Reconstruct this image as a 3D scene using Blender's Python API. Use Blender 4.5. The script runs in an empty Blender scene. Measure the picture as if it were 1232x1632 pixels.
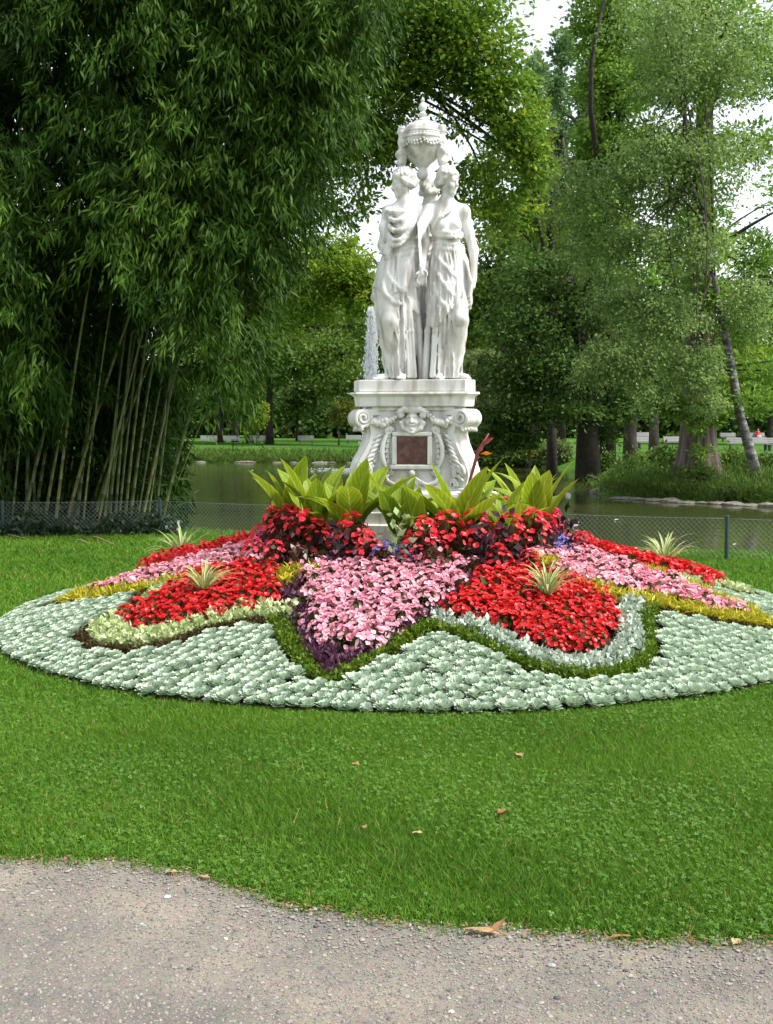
import bpy, bmesh, math, random
import numpy as np
from mathutils import Vector, Matrix
R_ = math.radians
rng = np.random.default_rng(7)
random.seed(7)
scn = bpy.context.scene
COL = scn.collection

# ------------------------------------------------------------ camera, sky, sun, exposure
FPX, PCX, PCY, CAMZ = 1750.0, 616.0, 816.0, 1.6
PITCH = math.atan(136 / 1750.0)
cam = bpy.data.objects.new('camera', bpy.data.cameras.new('camera'))
COL.objects.link(cam)
cam.location = (0, 0, CAMZ)
cam.rotation_euler = (math.pi / 2 - PITCH, 0, 0)
cam.data.sensor_fit = 'VERTICAL'
cam.data.lens = 35.0
cam.data.sensor_height = 35.0 * 1632 / FPX
cam.data.sensor_width = 36
cam.data.clip_end = 2000
scn.camera = cam

SUN_AZ, SUN_EL = 105.0, 52.0            # azimuth clockwise from the view direction (+Y)
world = bpy.data.worlds.new('World')
scn.world = world
world.use_nodes = True
nt = world.node_tree
sky = nt.nodes.new('ShaderNodeTexSky')
sky.sky_type = 'NISHITA'
sky.sun_disc = False
sky.sun_elevation = R_(SUN_EL)
sky.sun_rotation = R_(SUN_AZ)
sky.air_density = 1.0
sky.dust_density = 1.0
sky.ozone_density = 0.6
hsv = nt.nodes.new('ShaderNodeHueSaturation')      # a thin white overcast takes the blue out of the sky
hsv.inputs['Saturation'].default_value = 0.30
nt.links.new(sky.outputs[0], hsv.inputs['Color'])
nt.links.new(hsv.outputs[0], nt.nodes['Background'].inputs[0])
nt.nodes['Background'].inputs[1].default_value = 0.12

sd = bpy.data.lights.new('sun', 'SUN')
sd.energy = 2.4
sd.angle = R_(16)
sd.color = (1.0, 0.97, 0.92)
sun = bpy.data.objects.new('sun', sd)
COL.objects.link(sun)
_a, _e = R_(SUN_AZ), R_(SUN_EL)
_d = Vector((math.sin(_a) * math.cos(_e), math.cos(_a) * math.cos(_e), math.sin(_e)))
sun.rotation_euler = _d.to_track_quat('Z', 'Y').to_euler()
sun.location = (20, -5, 30)

scn.view_settings.view_transform = 'Standard'
scn.view_settings.look = 'None'
scn.view_settings.exposure = 1.38
scn.view_settings.gamma = 1.0
scn.render.engine = 'CYCLES'

# ------------------------------------------------------------ small helpers
def at(px, py, Y):
    "a point of the photograph at distance Y -> world"
    x = (px - PCX) / FPX
    y = -(py - PCY) / FPX
    c, s = math.cos(PITCH), math.sin(PITCH)
    d = (x, c + y * s, -s + y * c)
    t = Y / d[1]
    return np.array([d[0] * t, Y, CAMZ + d[2] * t])

def new_mesh(name, V, F, mat=None, smooth=False, attrs=None):
    V = np.asarray(V, dtype=np.float32).reshape(-1, 3)
    m = bpy.data.meshes.new(name)
    if isinstance(F, np.ndarray):
        n, k = F.shape
        m.vertices.add(len(V)); m.vertices.foreach_set('co', V.ravel())
        m.loops.add(n * k); m.loops.foreach_set('vertex_index', F.astype(np.int32).ravel())
        m.polygons.add(n)
        m.polygons.foreach_set('loop_start', np.arange(0, n * k, k, dtype=np.int32))
        m.polygons.foreach_set('loop_total', np.full(n, k, dtype=np.int32))
        m.update(calc_edges=True)
    else:
        m.from_pydata(V.tolist(), [], F)
        m.update()
    if attrs:
        for an, (typ, dom, data) in attrs.items():
            a = m.attributes.new(an, typ, dom)
            a.data.foreach_set('value' if typ == 'FLOAT' else 'vector', np.asarray(data, dtype=np.float32).ravel())
    if smooth:
        m.polygons.foreach_set('use_smooth', np.ones(len(m.polygons), dtype=bool))
    if mat: m.materials.append(mat)
    return m

def link(name, mesh, parent=None, loc=None, rot=None, scale=None):
    o = bpy.data.objects.new(name, mesh)
    COL.objects.link(o)
    if parent is not None: o.parent = parent
    if loc is not None: o.location = loc
    if rot is not None: o.rotation_euler = rot
    if scale is not None: o.scale = scale if hasattr(scale, '__len__') else (scale,) * 3
    return o

def tag(o, label=None, cat=None, group=None, kind=None):
    if label: o['label'] = label
    if cat: o['category'] = cat
    if group: o['group'] = group
    if kind: o['kind'] = kind
    return o

def empty(name, loc=(0, 0, 0), rz=0.0, scale=1.0):
    o = bpy.data.objects.new(name, None)
    o.empty_display_size = 0.1
    COL.objects.link(o)
    o.location = loc
    o.rotation_euler = (0, 0, rz)
    o.scale = (scale,) * 3
    return o

class MB:
    "collects simple pieces into one mesh"
    def __init__(s): s.V = []; s.F = []
    def add(s, V, F):
        o = len(s.V); s.V += [tuple(v) for v in V]; s.F += [tuple(i + o for i in f) for f in F]
    def box(s, c, d, rz=0.0, bev=0.0):
        cx, cy, cz = c; x, y, z = d[0] / 2, d[1] / 2, d[2] / 2
        b = bev
        if b <= 0:
            P = [(i * x, j * y, k * z) for k in (-1, 1) for j in (-1, 1) for i in (-1, 1)]
            Fs = [(0, 2, 3, 1), (4, 5, 7, 6), (0, 1, 5, 4), (2, 6, 7, 3), (0, 4, 6, 2), (1, 3, 7, 5)]
        else:
            P = []
            for (zz, ins) in ((-z, b), (-z + b, 0), (z - b, 0), (z, b)):
                P += [(-x + ins, -y + ins, zz), (x - ins, -y + ins, zz), (x - ins, y - ins, zz), (-x + ins, y - ins, zz)]
            Fs = [(3, 2, 1, 0), (12, 13, 14, 15)]
            for l in range(3):
                for q in range(4):
                    Fs.append((l * 4 + q, l * 4 + (q + 1) % 4, l * 4 + 4 + (q + 1) % 4, l * 4 + 4 + q))
        ca, sa = math.cos(rz), math.sin(rz)
        s.add([(cx + p[0] * ca - p[1] * sa, cy + p[0] * sa + p[1] * ca, cz + p[2]) for p in P], Fs)
    def loft(s, rings, cap=True, closed=True):
        n = len(rings[0]); V = [p for r in rings for p in r]; Fs = []
        for i in range(len(rings) - 1):
            for j in range(n if closed else n - 1):
                a = i * n + j; b = i * n + (j + 1) % n
                Fs.append((a, b, b + n, a + n))
        if cap:
            Fs.append(tuple(range(n - 1, -1, -1))); Fs.append(tuple((len(rings) - 1) * n + j for j in range(n)))
        s.add(V, Fs)
    def tube(s, pts, rad, n=8, cap=True):
        pts = [Vector(p) for p in pts]
        if not hasattr(rad, '__len__'): rad = [rad] * len(pts)
        rings = []; up = None
        for i, p in enumerate(pts):
            t = (pts[min(i + 1, len(pts) - 1)] - pts[max(i - 1, 0)])
            t = t.normalized() if t.length > 1e-9 else Vector((0, 0, 1))
            if up is None:
                up = Vector((0, 0, 1)) if abs(t.z) < .9 else Vector((1, 0, 0))
            a = t.cross(up).normalized(); up = a.cross(t).normalized()
            rings.append([tuple(p + (a * math.cos(2 * math.pi * k / n) + up * math.sin(2 * math.pi * k / n)) * rad[i]) for k in range(n)])
        s.loft(rings, cap)
    def lathe(s, prof, n=32, c=(0, 0, 0)):
        s.loft([[(c[0] + r * math.cos(2 * math.pi * k / n), c[1] + r * math.sin(2 * math.pi * k / n), c[2] + z) for k in range(n)] for r, z in prof])
    def ball(s, c, r, n=8, m=5):
        if not hasattr(r, '__len__'): r = (r, r, r)
        rings = []
        for i in range(m + 1):
            a = -math.pi / 2 + math.pi * (i + .02) / (m + .04)
            rings.append([(c[0] + r[0] * math.cos(a) * math.cos(2 * math.pi * k / n), c[1] + r[1] * math.cos(a) * math.sin(2 * math.pi * k / n), c[2] + r[2] * math.sin(a)) for k in range(n)])
        s.loft(rings)
    def mesh(s, name, mat, smooth=False, auto=None):
        m = new_mesh(name, s.V, s.F, mat, smooth)
        if auto is not None:
            try: m.set_sharp_from_angle(angle=R_(auto))
            except Exception: pass
        return m

# ------------------------------------------------------------ materials
def nodes(name):
    m = bpy.data.materials.new(name); m.use_nodes = True
    t = m.node_tree
    return m, t, t.nodes['Principled BSDF'], t.nodes['Material Output']

def ramp(t, stops):
    r = t.nodes.new('ShaderNodeValToRGB')
    e = r.color_ramp.elements
    while len(e) < len(stops): e.new(0.5)
    for el, (p, c) in zip(e, stops):
        el.position = p; el.color = (*c, 1)
    return r

def noise(t, scale, detail=4, rough=.55, coord='Object', dist=0.0):
    tc = t.nodes.new('ShaderNodeTexCoord')
    n = t.nodes.new('ShaderNodeTexNoise')
    n.inputs['Scale'].default_value = scale
    n.inputs['Detail'].default_value = detail
    n.inputs['Roughness'].default_value = rough
    n.inputs['Distortion'].default_value = dist
    t.links.new(tc.outputs[coord], n.inputs['Vector'])
    return n

def bump(t, src, strength, dist=.01):
    b = t.nodes.new('ShaderNodeBump')
    b.inputs['Strength'].default_value = strength
    b.inputs['Distance'].default_value = dist
    t.links.new(src, b.inputs['Height'])
    return b

def noise_mat(name, stops, scale, rough=.8, bs=.4, bd=.01, detail=6, spec=.3, coord='Object', bscale=None):
    m, t, p, o = nodes(name)
    n = noise(t, scale, detail, .6, coord)
    r = ramp(t, stops)
    t.links.new(n.outputs['Fac'], r.inputs[0])
    t.links.new(r.outputs[0], p.inputs['Base Color'])
    p.inputs['Roughness'].default_value = rough
    p.inputs['Specular IOR Level'].default_value = spec
    if bs > 0:
        n2 = noise(t, bscale or scale * 4, 6, .65, coord)
        b = bump(t, n2.outputs['Fac'], bs, bd)
        t.links.new(b.outputs[0], p.inputs['Normal'])
    return m

def leaf_mat(name, c0, c1, c2, trans=.35, rough=.5, spec=.35, objvar=.25, tcol=None):
    "colour picked per leaf from the face attribute v, a little shift per object, light passing through the blade"
    m, t, p, o = nodes(name)
    a = t.nodes.new('ShaderNodeAttribute'); a.attribute_name = 'v'
    oi = t.nodes.new('ShaderNodeObjectInfo')
    mt = t.nodes.new('ShaderNodeMath'); mt.operation = 'MULTIPLY_ADD'
    t.links.new(oi.outputs['Random'], mt.inputs[0]); mt.inputs[1].default_value = objvar
    mt2 = t.nodes.new('ShaderNodeMath'); mt2.operation = 'MULTIPLY'; mt2.inputs[1].default_value = 1 - objvar
    t.links.new(a.outputs['Fac'], mt2.inputs[0]); t.links.new(mt2.outputs[0], mt.inputs[2])
    r = ramp(t, [(0.05, c0), (0.5, c1), (0.97, c2)])
    t.links.new(mt.outputs[0], r.inputs[0])
    t.links.new(r.outputs[0], p.inputs['Base Color'])
    p.inputs['Roughness'].default_value = rough
    p.inputs['Specular IOR Level'].default_value = spec
    if trans > 0:
        tr = t.nodes.new('ShaderNodeBsdfTranslucent')
        if tcol:
            mx = t.nodes.new('ShaderNodeMix'); mx.data_type = 'RGBA'; mx.inputs[0].default_value = .5
            t.links.new(r.outputs[0], mx.inputs[6]); mx.inputs[7].default_value = (*tcol, 1)
            t.links.new(mx.outputs[2], tr.inputs['Color'])
        else:
            t.links.new(r.outputs[0], tr.inputs['Color'])
        ms = t.nodes.new('ShaderNodeMixShader'); ms.inputs[0].default_value = trans
        t.links.new(p.outputs[0], ms.inputs[1]); t.links.new(tr.outputs[0], ms.inputs[2])
        t.links.new(ms.outputs[0], o.inputs['Surface'])
    return m

def stripe_mat(name, mid, edge, vein=None, trans=.3, rough=.5, freq=40, edge_pos=.55):
    "long leaves: lc.x runs 0 (midrib) to 1 (margin), lc.y along the blade"
    m, t, p, o = nodes(name)
    a = t.nodes.new('ShaderNodeAttribute'); a.attribute_name = 'lc'
    s = t.nodes.new('ShaderNodeSeparateXYZ'); t.links.new(a.outputs['Vector'], s.inputs[0])
    r = ramp(t, [(0.0, vein or mid), (0.07, mid), (edge_pos, mid), (min(1, edge_pos + .25), edge)])
    t.links.new(s.outputs[0], r.inputs[0])
    n = noise(t, 9, 3)
    w = t.nodes.new('ShaderNodeMath'); w.operation = 'MULTIPLY_ADD'      # side veins sweep forward from the midrib
    t.links.new(s.outputs[0], w.inputs[0]); w.inputs[1].default_value = -.25; t.links.new(s.outputs[1], w.inputs[2])
    w2 = t.nodes.new('ShaderNodeMath'); w2.operation = 'MULTIPLY'; w2.inputs[1].default_value = freq
    t.links.new(w.outputs[0], w2.inputs[0])
    w3 = t.nodes.new('ShaderNodeMath'); w3.operation = 'SINE'; t.links.new(w2.outputs[0], w3.inputs[0])
    mr = t.nodes.new('ShaderNodeMapRange'); t.links.new(w3.outputs[0], mr.inputs[0])
    mr.inputs[1].default_value = -1; mr.inputs[3].default_value = .82; mr.inputs[4].default_value = 1.1
    mn = t.nodes.new('ShaderNodeMapRange'); t.links.new(n.outputs['Fac'], mn.inputs[0])
    mn.inputs[3].default_value = .7; mn.inputs[4].default_value = 1.3
    mm = t.nodes.new('ShaderNodeMath'); mm.operation = 'MULTIPLY'
    t.links.new(mr.outputs[0], mm.inputs[0]); t.links.new(mn.outputs[0], mm.inputs[1])
    v = t.nodes.new('ShaderNodeVectorMath'); v.operation = 'SCALE'
    t.links.new(r.outputs[0], v.inputs[0]); t.links.new(mm.outputs[0], v.inputs['Scale'])
    t.links.new(v.outputs[0], p.inputs['Base Color'])
    p.inputs['Roughness'].default_value = rough
    p.inputs['Specular IOR Level'].default_value = .4
    tr = t.nodes.new('ShaderNodeBsdfTranslucent'); t.links.new(v.outputs[0], tr.inputs['Color'])
    ms = t.nodes.new('ShaderNodeMixShader'); ms.inputs[0].default_value = trans
    t.links.new(p.outputs[0], ms.inputs[1]); t.links.new(tr.outputs[0], ms.inputs[2])
    t.links.new(ms.outputs[0], o.inputs['Surface'])
    return m

M = {}
# weathered white stone: grey streaks and ochre patches with shapes of their own
def stone_mat(name, lo, hi, streak):
    m, t, p, o = nodes(name)
    n1 = noise(t, 2.2, 6, .6); n2 = noise(t, 14, 5, .6)
    tc = t.nodes.new('ShaderNodeTexCoord'); mp = t.nodes.new('ShaderNodeMapping')
    mp.inputs['Scale'].default_value = (8, 8, 1.8); t.links.new(tc.outputs['Object'], mp.inputs[0])
    n3 = t.nodes.new('ShaderNodeTexNoise'); n3.inputs['Scale'].default_value = 1.6; n3.inputs['Detail'].default_value = 5
    t.links.new(mp.outputs[0], n3.inputs['Vector'])
    r1 = ramp(t, [(.35, lo), (.6, hi)]); t.links.new(n1.outputs['Fac'], r1.inputs[0])
    r3 = ramp(t, [(.47, (0, 0, 0)), (.70, (1, 1, 1))]); t.links.new(n3.outputs['Fac'], r3.inputs[0])
    mx = t.nodes.new('ShaderNodeMix'); mx.data_type = 'RGBA'
    ma = t.nodes.new('ShaderNodeMath'); ma.operation = 'MULTIPLY'; ma.inputs[1].default_value = .75
    t.links.new(r3.outputs[0], ma.inputs[0]); t.links.new(ma.outputs[0], mx.inputs[0])
    t.links.new(r1.outputs[0], mx.inputs[6]); mx.inputs[7].default_value = (*streak, 1)
    t.links.new(mx.outputs[2], p.inputs['Base Color'])
    p.inputs['Roughness'].default_value = .75
    p.inputs['Specular IOR Level'].default_value = .25
    b = bump(t, n2.outputs['Fac'], .35, .006); t.links.new(b.outputs[0], p.inputs['Normal'])
    return m
M['stone'] = stone_mat('white_stone', (.56, .545, .51), (.71, .70, .68), (.22, .19, .15))
M['stone2'] = stone_mat('white_stone_pedestal', (.60, .585, .545), (.71, .70, .675), (.34, .305, .25))
M['plaque'] = noise_mat('red_brown_marble', [(.3, (.035, .012, .010)), (.5, (.085, .030, .024)), (.68, (.15, .06, .05))], 22, .25, .1, .002, spec=.5)
M['soil'] = noise_mat('dark_soil', [(.3, (.022, .015, .010)), (.55, (.05, .034, .022)), (.75, (.095, .068, .046))], 14, .95, 1.0, .03, bscale=45)
M['bark'] = noise_mat('brown_bark', [(.3, (.035, .028, .022)), (.6, (.085, .068, .055)), (.8, (.13, .11, .09))], 5, .95, .9, .04)
M['bark_dark'] = noise_mat('dark_bark', [(.3, (.018, .015, .012)), (.7, (.05, .04, .033))], 5, .95, .8, .04)
M['metal_green'] = noise_mat('dark_green_paint', [(.3, (.010, .035, .035)), (.7, (.02, .055, .055))], 9, .5, .1, .002, spec=.5)
M['wire'] = noise_mat('galvanised_wire', [(.3, (.13, .16, .16)), (.7, (.23, .26, .26))], 20, .5, 0, spec=.5)
M['bench'] = noise_mat('weathered_white_bench_paint', [(.3, (.20, .20, .195)), (.7, (.30, .30, .29))], 3, .7, .2, .004)
M['bench_dark'] = noise_mat('bench_iron', [(.3, (.05, .05, .05)), (.7, (.10, .10, .095))], 5, .7, .1, .004)
M['spray'] = None
# birch bark: white with black horizontal scars
def birch_mat():
    m, t, p, o = nodes('birch_bark')
    tc = t.nodes.new('ShaderNodeTexCoord'); mp = t.nodes.new('ShaderNodeMapping')
    mp.inputs['Scale'].default_value = (2.6, 2.6, 5.0); t.links.new(tc.outputs['Object'], mp.inputs[0])
    n = t.nodes.new('ShaderNodeTexNoise'); n.inputs['Scale'].default_value = 1.5; n.inputs['Detail'].default_value = 6; n.inputs['Roughness'].default_value = .65
    t.links.new(mp.outputs[0], n.inputs['Vector'])
    r = ramp(t, [(.36, (.025, .022, .02)), (.48, (.08, .075, .07)), (.62, (.22, .21, .20)), (.8, (.34, .33, .31))])
    t.links.new(n.outputs['Fac'], r.inputs[0]); t.links.new(r.outputs[0], p.inputs['Base Color'])
    p.inputs['Roughness'].default_value = .8
    b = bump(t, n.outputs['Fac'], .5, .02); t.links.new(b.outputs[0], p.inputs['Normal'])
    return m
M['birch'] = birch_mat()
def trunk_mat():
    m, t, p, o = nodes('cypress_bark')
    tc = t.nodes.new('ShaderNodeTexCoord'); mp = t.nodes.new('ShaderNodeMapping')
    mp.inputs['Scale'].default_value = (7, 7, .5); t.links.new(tc.outputs['Object'], mp.inputs[0])
    n = t.nodes.new('ShaderNodeTexNoise'); n.inputs['Scale'].default_value = 1.2; n.inputs['Detail'].default_value = 7; n.inputs['Roughness'].default_value = .65
    t.links.new(mp.outputs[0], n.inputs['Vector'])
    r = ramp(t, [(.3, (.045, .034, .027)), (.52, (.12, .09, .075)), (.75, (.22, .18, .15))])
    t.links.new(n.outputs['Fac'], r.inputs[0]); t.links.new(r.outputs[0], p.inputs['Base Color'])
    p.inputs['Roughness'].default_value = .95
    b = bump(t, n.outputs['Fac'], 1.0, .06); t.links.new(b.outputs[0], p.inputs['Normal'])
    return m
M['cypress_bark'] = trunk_mat()
def culm_mat():
    m, t, p, o = nodes('bamboo_culm')
    a = t.nodes.new('ShaderNodeAttribute'); a.attribute_name = 'v'
    oi = t.nodes.new('ShaderNodeObjectInfo')
    r = ramp(t, [(0, (.05, .08, .014)), (.5, (.11, .14, .03)), (1, (.19, .185, .055))])
    t.links.new(oi.outputs['Random'], r.inputs[0])
    n = noise(t, 3, 4)
    mn = t.nodes.new('ShaderNodeMapRange'); t.links.new(n.outputs['Fac'], mn.inputs[0])
    mn.inputs[1].default_value = .3; mn.inputs[2].default_value = .7; mn.inputs[3].default_value = .6; mn.inputs[4].default_value = 1.25
    v = t.nodes.new('ShaderNodeVectorMath'); v.operation = 'SCALE'
    t.links.new(r.outputs[0], v.inputs[0]); t.links.new(mn.outputs[0], v.inputs['Scale'])
    t.links.new(v.outputs[0], p.inputs['Base Color'])
    p.inputs['Roughness'].default_value = .4
    return m
M['culm'] = culm_mat()

# leaves
M['l_bamboo'] = leaf_mat('bamboo_leaf', (0.014, 0.035, 0.004), (0.029, 0.070, 0.006), (0.077, 0.145, 0.015), .25, .55, .12, .1)  # leaf colour darkened in place of the deep shade over the grove
M['l_maple'] = leaf_mat('maple_leaf', (0.069, 0.153, 0.017), (0.143, 0.266, 0.030), (0.344, 0.440, 0.041), .5, .6, .14, .1)
M['l_lime'] = leaf_mat('lime_leaf', (0.098, 0.176, 0.018), (0.195, 0.297, 0.026), (0.333, 0.428, 0.045), .5, .6, .14, .1)
M['l_mid'] = leaf_mat('broad_leaf', (0.062, 0.124, 0.022), (0.119, 0.198, 0.032), (0.211, 0.281, 0.051), .42, .6, .14, .15)
M['l_dark'] = leaf_mat('dark_leaf', (0.040, 0.086, 0.021), (0.087, 0.159, 0.031), (0.172, 0.252, 0.050), .38, .6, .14, .15)
M['l_birch'] = leaf_mat('birch_leaf', (0.118, 0.193, 0.059), (0.219, 0.324, 0.094), (0.400, 0.503, 0.167), .45, .6, .14, .1)
M['l_cypress'] = leaf_mat('cypress_leaf', (0.094, 0.206, 0.031), (0.185, 0.323, 0.046), (0.319, 0.468, 0.074), .42, .6, .14, .1)
M['l_poplar'] = leaf_mat('poplar_leaf', (0.079, 0.155, 0.061), (0.142, 0.239, 0.091), (0.227, 0.341, 0.134), .4, .6, .14, .15)
M['l_willow'] = leaf_mat('willow_leaf', (0.081, 0.127, 0.034), (0.138, 0.196, 0.057), (0.218, 0.276, 0.092), .35, .6, .14, .1)
M['l_herb'] = leaf_mat('bank_herb_leaf', (0.043, 0.091, 0.014), (0.085, 0.152, 0.026), (0.157, 0.230, 0.043), .35, .6, .14, .2)
M['l_ivy'] = leaf_mat('ivy_leaf', (.012, .030, .012), (.028, .060, .020), (.055, .10, .032), .25, .4, .4, .2)
M['l_yellow_tree'] = leaf_mat('yellowing_leaf', (.07, .12, .02), (.14, .19, .03), (.30, .25, .04), .4, .6, .14, .1)
M['grass'] = leaf_mat('grass_blade', (0.068, 0.163, 0.016), (0.113, 0.242, 0.020), (0.184, 0.327, 0.037), .4, .55, .12, 0)
M['clover'] = leaf_mat('clover_leaf', (0.058, 0.150, 0.014), (0.097, 0.218, 0.022), (0.157, 0.297, 0.060), .35, .5, .2, 0)
# bed plants
M['begonia_leaf'] = leaf_mat('begonia_leaf', (.035, .05, .012), (.07, .09, .02), (.12, .13, .03), .25, .4, .4)
M['begonia_bronze'] = leaf_mat('bronze_begonia_leaf', (.035, .012, .010), (.075, .030, .016), (.10, .075, .025), .25, .35, .5)
M['red'] = leaf_mat('red_petal', (.50, .008, .010), (.68, .014, .018), (.80, .035, .035), .25, .4, .35, .3)
M['red2'] = leaf_mat('scarlet_petal', (.58, .010, .020), (.76, .030, .045), (.84, .10, .12), .25, .4, .35, .3)
M['pink'] = leaf_mat('pink_petal', (.74, .23, .33), (.84, .40, .48), (.87, .58, .63), .3, .45, .3, .25)
M['pink2'] = leaf_mat('deep_pink_petal', (.66, .13, .20), (.77, .28, .34), (.82, .50, .53), .3, .45, .3, .25)
M['blue'] = leaf_mat('violet_blue_petal', (.17, .14, .52), (.27, .24, .66), (.42, .38, .78), .25, .5, .3, .3)
M['rosette'] = leaf_mat('pale_rosette_leaf', (.30, .40, .25), (.44, .545, .395), (.57, .66, .54), .12, .5, .35, .30)
M['rosette_edge'] = leaf_mat('rosette_old_leaf', (.30, .36, .20), (.45, .50, .30), (.5, .42, .30), .12, .5, .3, .3)
M['box'] = leaf_mat('green_edging_leaf', (.05, .115, .006), (.11, .19, .010), (.20, .27, .02), .3, .45, .3, .25)
M['silver'] = leaf_mat('silver_leaf', (.26, .36, .24), (.46, .54, .43), (.66, .71, .62), .2, .5, .3, .2)
M['silver_green'] = leaf_mat('silver_plant_green_leaf', (.06, .12, .05), (.12, .20, .10), (.2, .3, .18), .2, .5, .3, .2)
M['cream'] = leaf_mat('cream_variegated_leaf', (.26, .38, .12), (.55, .62, .30), (.76, .78, .52), .25, .5, .3, .2)
M['gold'] = leaf_mat('golden_leaf', (.26, .28, .012), (.46, .42, .02), (.62, .54, .05), .3, .5, .3, .2)
M['brownlow'] = leaf_mat('brown_edging_leaf', (.028, .018, .006), (.060, .040, .010), (.10, .085, .02), .2, .6, .2, .1)
M['purple'] = leaf_mat('purple_leaf', (.045, .012, .028), (.10, .03, .065), (.19, .075, .13), .25, .4, .4, .25)
M['coleus'] = leaf_mat('black_purple_leaf', (.012, .004, .008), (.030, .008, .018), (.07, .02, .045), .2, .35, .45, .2)
M['white_var'] = leaf_mat('white_variegated_leaf', (0.136, 0.240, 0.056), (0.422, 0.528, 0.235), (0.558, 0.656, 0.370), .25, .5, .3, .1)
M['canna'] = stripe_mat('canna_leaf', (.23, .34, .016), (.42, .46, .04), (.46, .50, .12), .42, .5, 60, .72)
M['canna_dark'] = stripe_mat('canna_leaf_green', (.12, .22, .012), (.26, .34, .025), (.34, .40, .08), .40, .5, 60, .72)
M['spider'] = stripe_mat('striped_spider_leaf', (.17, .29, .05), (.52, .55, .26), None, .25, .4, 3, .30)
M['canna_flower'] = leaf_mat('canna_bract', (.20, .04, .05), (.32, .07, .07), (.45, .12, .09), .2, .4, .3)
M['orange'] = leaf_mat('orange_petal', (.75, .20, .02), (.82, .28, .03), (.85, .36, .06), .25, .4, .3)
M['dry'] = leaf_mat('dry_leaf', (.22, .11, .045), (.36, .20, .10), (.50, .36, .20), .15, .7, .2, .6)
M['stick'] = noise_mat('dry_stick', [(.3, (.22, .14, .08)), (.7, (.38, .27, .17))], 30, .9, .3, .003)
M['litter_white'] = noise_mat('white_feather', [(.3, (.70, .70, .68)), (.7, (.82, .82, .80))], 30, .8, .1, .002)
M['pebble_white'] = noise_mat('white_pebble', [(.3, (.62, .60, .60)), (.7, (.78, .77, .76))], 40, .7, .2, .002)
M['shore_stone'] = noise_mat('shore_stone', [(.3, (.10, .09, .07)), (.6, (.22, .20, .165)), (.8, (.34, .31, .26))], 5, .9, .6, .02)

# ------------------------------------------------------------ leaf geometry
def unit(a): return a / np.maximum(np.linalg.norm(a, axis=-1, keepdims=True), 1e-9)

def kites(P, D, L, W, fold=.18, mid=.45, roll=None, nrm=None):
    "one kite-shaped blade for each base point P and direction D"
    n = len(P)
    L = np.broadcast_to(np.asarray(L, float), (n,))[:, None]; W = np.broadcast_to(np.asarray(W, float), (n,))[:, None]
    D = unit(D)
    if nrm is None: nrm = rng.normal(size=(n, 3))
    S = unit(np.cross(D, nrm)); N = np.cross(S, D)
    Mi = P + D * L * mid
    V = np.stack([P, Mi + S * W / 2 + N * W * fold, P + D * L, Mi - S * W / 2 + N * W * fold], 1).reshape(-1, 3)
    F = np.arange(4 * n).reshape(n, 4)
    return V, F

def merge(parts):
    Vs, Fs, As, o = [], [], [], 0
    for V, F, A in parts:
        Vs.append(V); Fs.append(F + o); As.append(A); o += len(V)
    return np.concatenate(Vs), np.concatenate(Fs), np.concatenate(As)

def leafmesh(name, V, F, A, mat, smooth=False):
    return new_mesh(name, V, F, mat, smooth, {'v': ('FLOAT', 'FACE', A)})

# ------------------------------------------------------------ terrain, pond, path
POND = np.array([(-60, 24), (-12, 22.5), (-6.2, 21.2), (-3.6, 18.6), (-2.4, 17.2), (0, 15.9), (4, 14.5), (10, 13.3), (40, 11), (60, 16),
                 (40, 22), (14, 26.3), (9.7, 27.4), (7.6, 29.2), (6.5, 30.8), (6.2, 33), (7.0, 38), (7.7, 42), (8.2, 48), (7.6, 54),
                 (4.8, 56.5), (1, 59.5), (-2.6, 60.6), (-10.4, 61.6), (-25, 63), (-60, 66)], float)
def pond_sdf(x, y):
    d = np.full(x.shape, 1e9); inside = np.zeros(x.shape, bool)
    n = len(POND)
    for i in range(n):
        a = POND[i]; b = POND[(i + 1) % n]
        e = b - a; wx = x - a[0]; wy = y - a[1]
        tt = np.clip((wx * e[0] + wy * e[1]) / (e @ e), 0, 1)
        d = np.minimum(d, np.hypot(wx - e[0] * tt, wy - e[1] * tt))
        c = ((a[1] > y) != (b[1] > y)) & (x < (b[0] - a[0]) * (y - a[1]) / (b[1] - a[1] + 1e-12) + a[0])
        inside ^= c
    return np.where(inside, -d, d)
def ground_z(x, y):
    x = np.asarray(x, float); y = np.asarray(y, float)
    s = pond_sdf(x, y)
    near = y < 24 + 0 * x
    top = np.where(near & (x < 30) & (s > 0) & (y < 23), 0.0, .12 + .004 * np.clip(y - 60, 0, 60) + .03 * np.sin(x * .31) * np.sin(y * .23))
    out = np.where(near, -.42 + np.clip(s, 0, 1) * .9, -.42 + np.clip(s, 0, 3) * .35)
    return np.where(s > 0, np.minimum(out, top), -.42 - np.minimum(-s * .5, .8))
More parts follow.
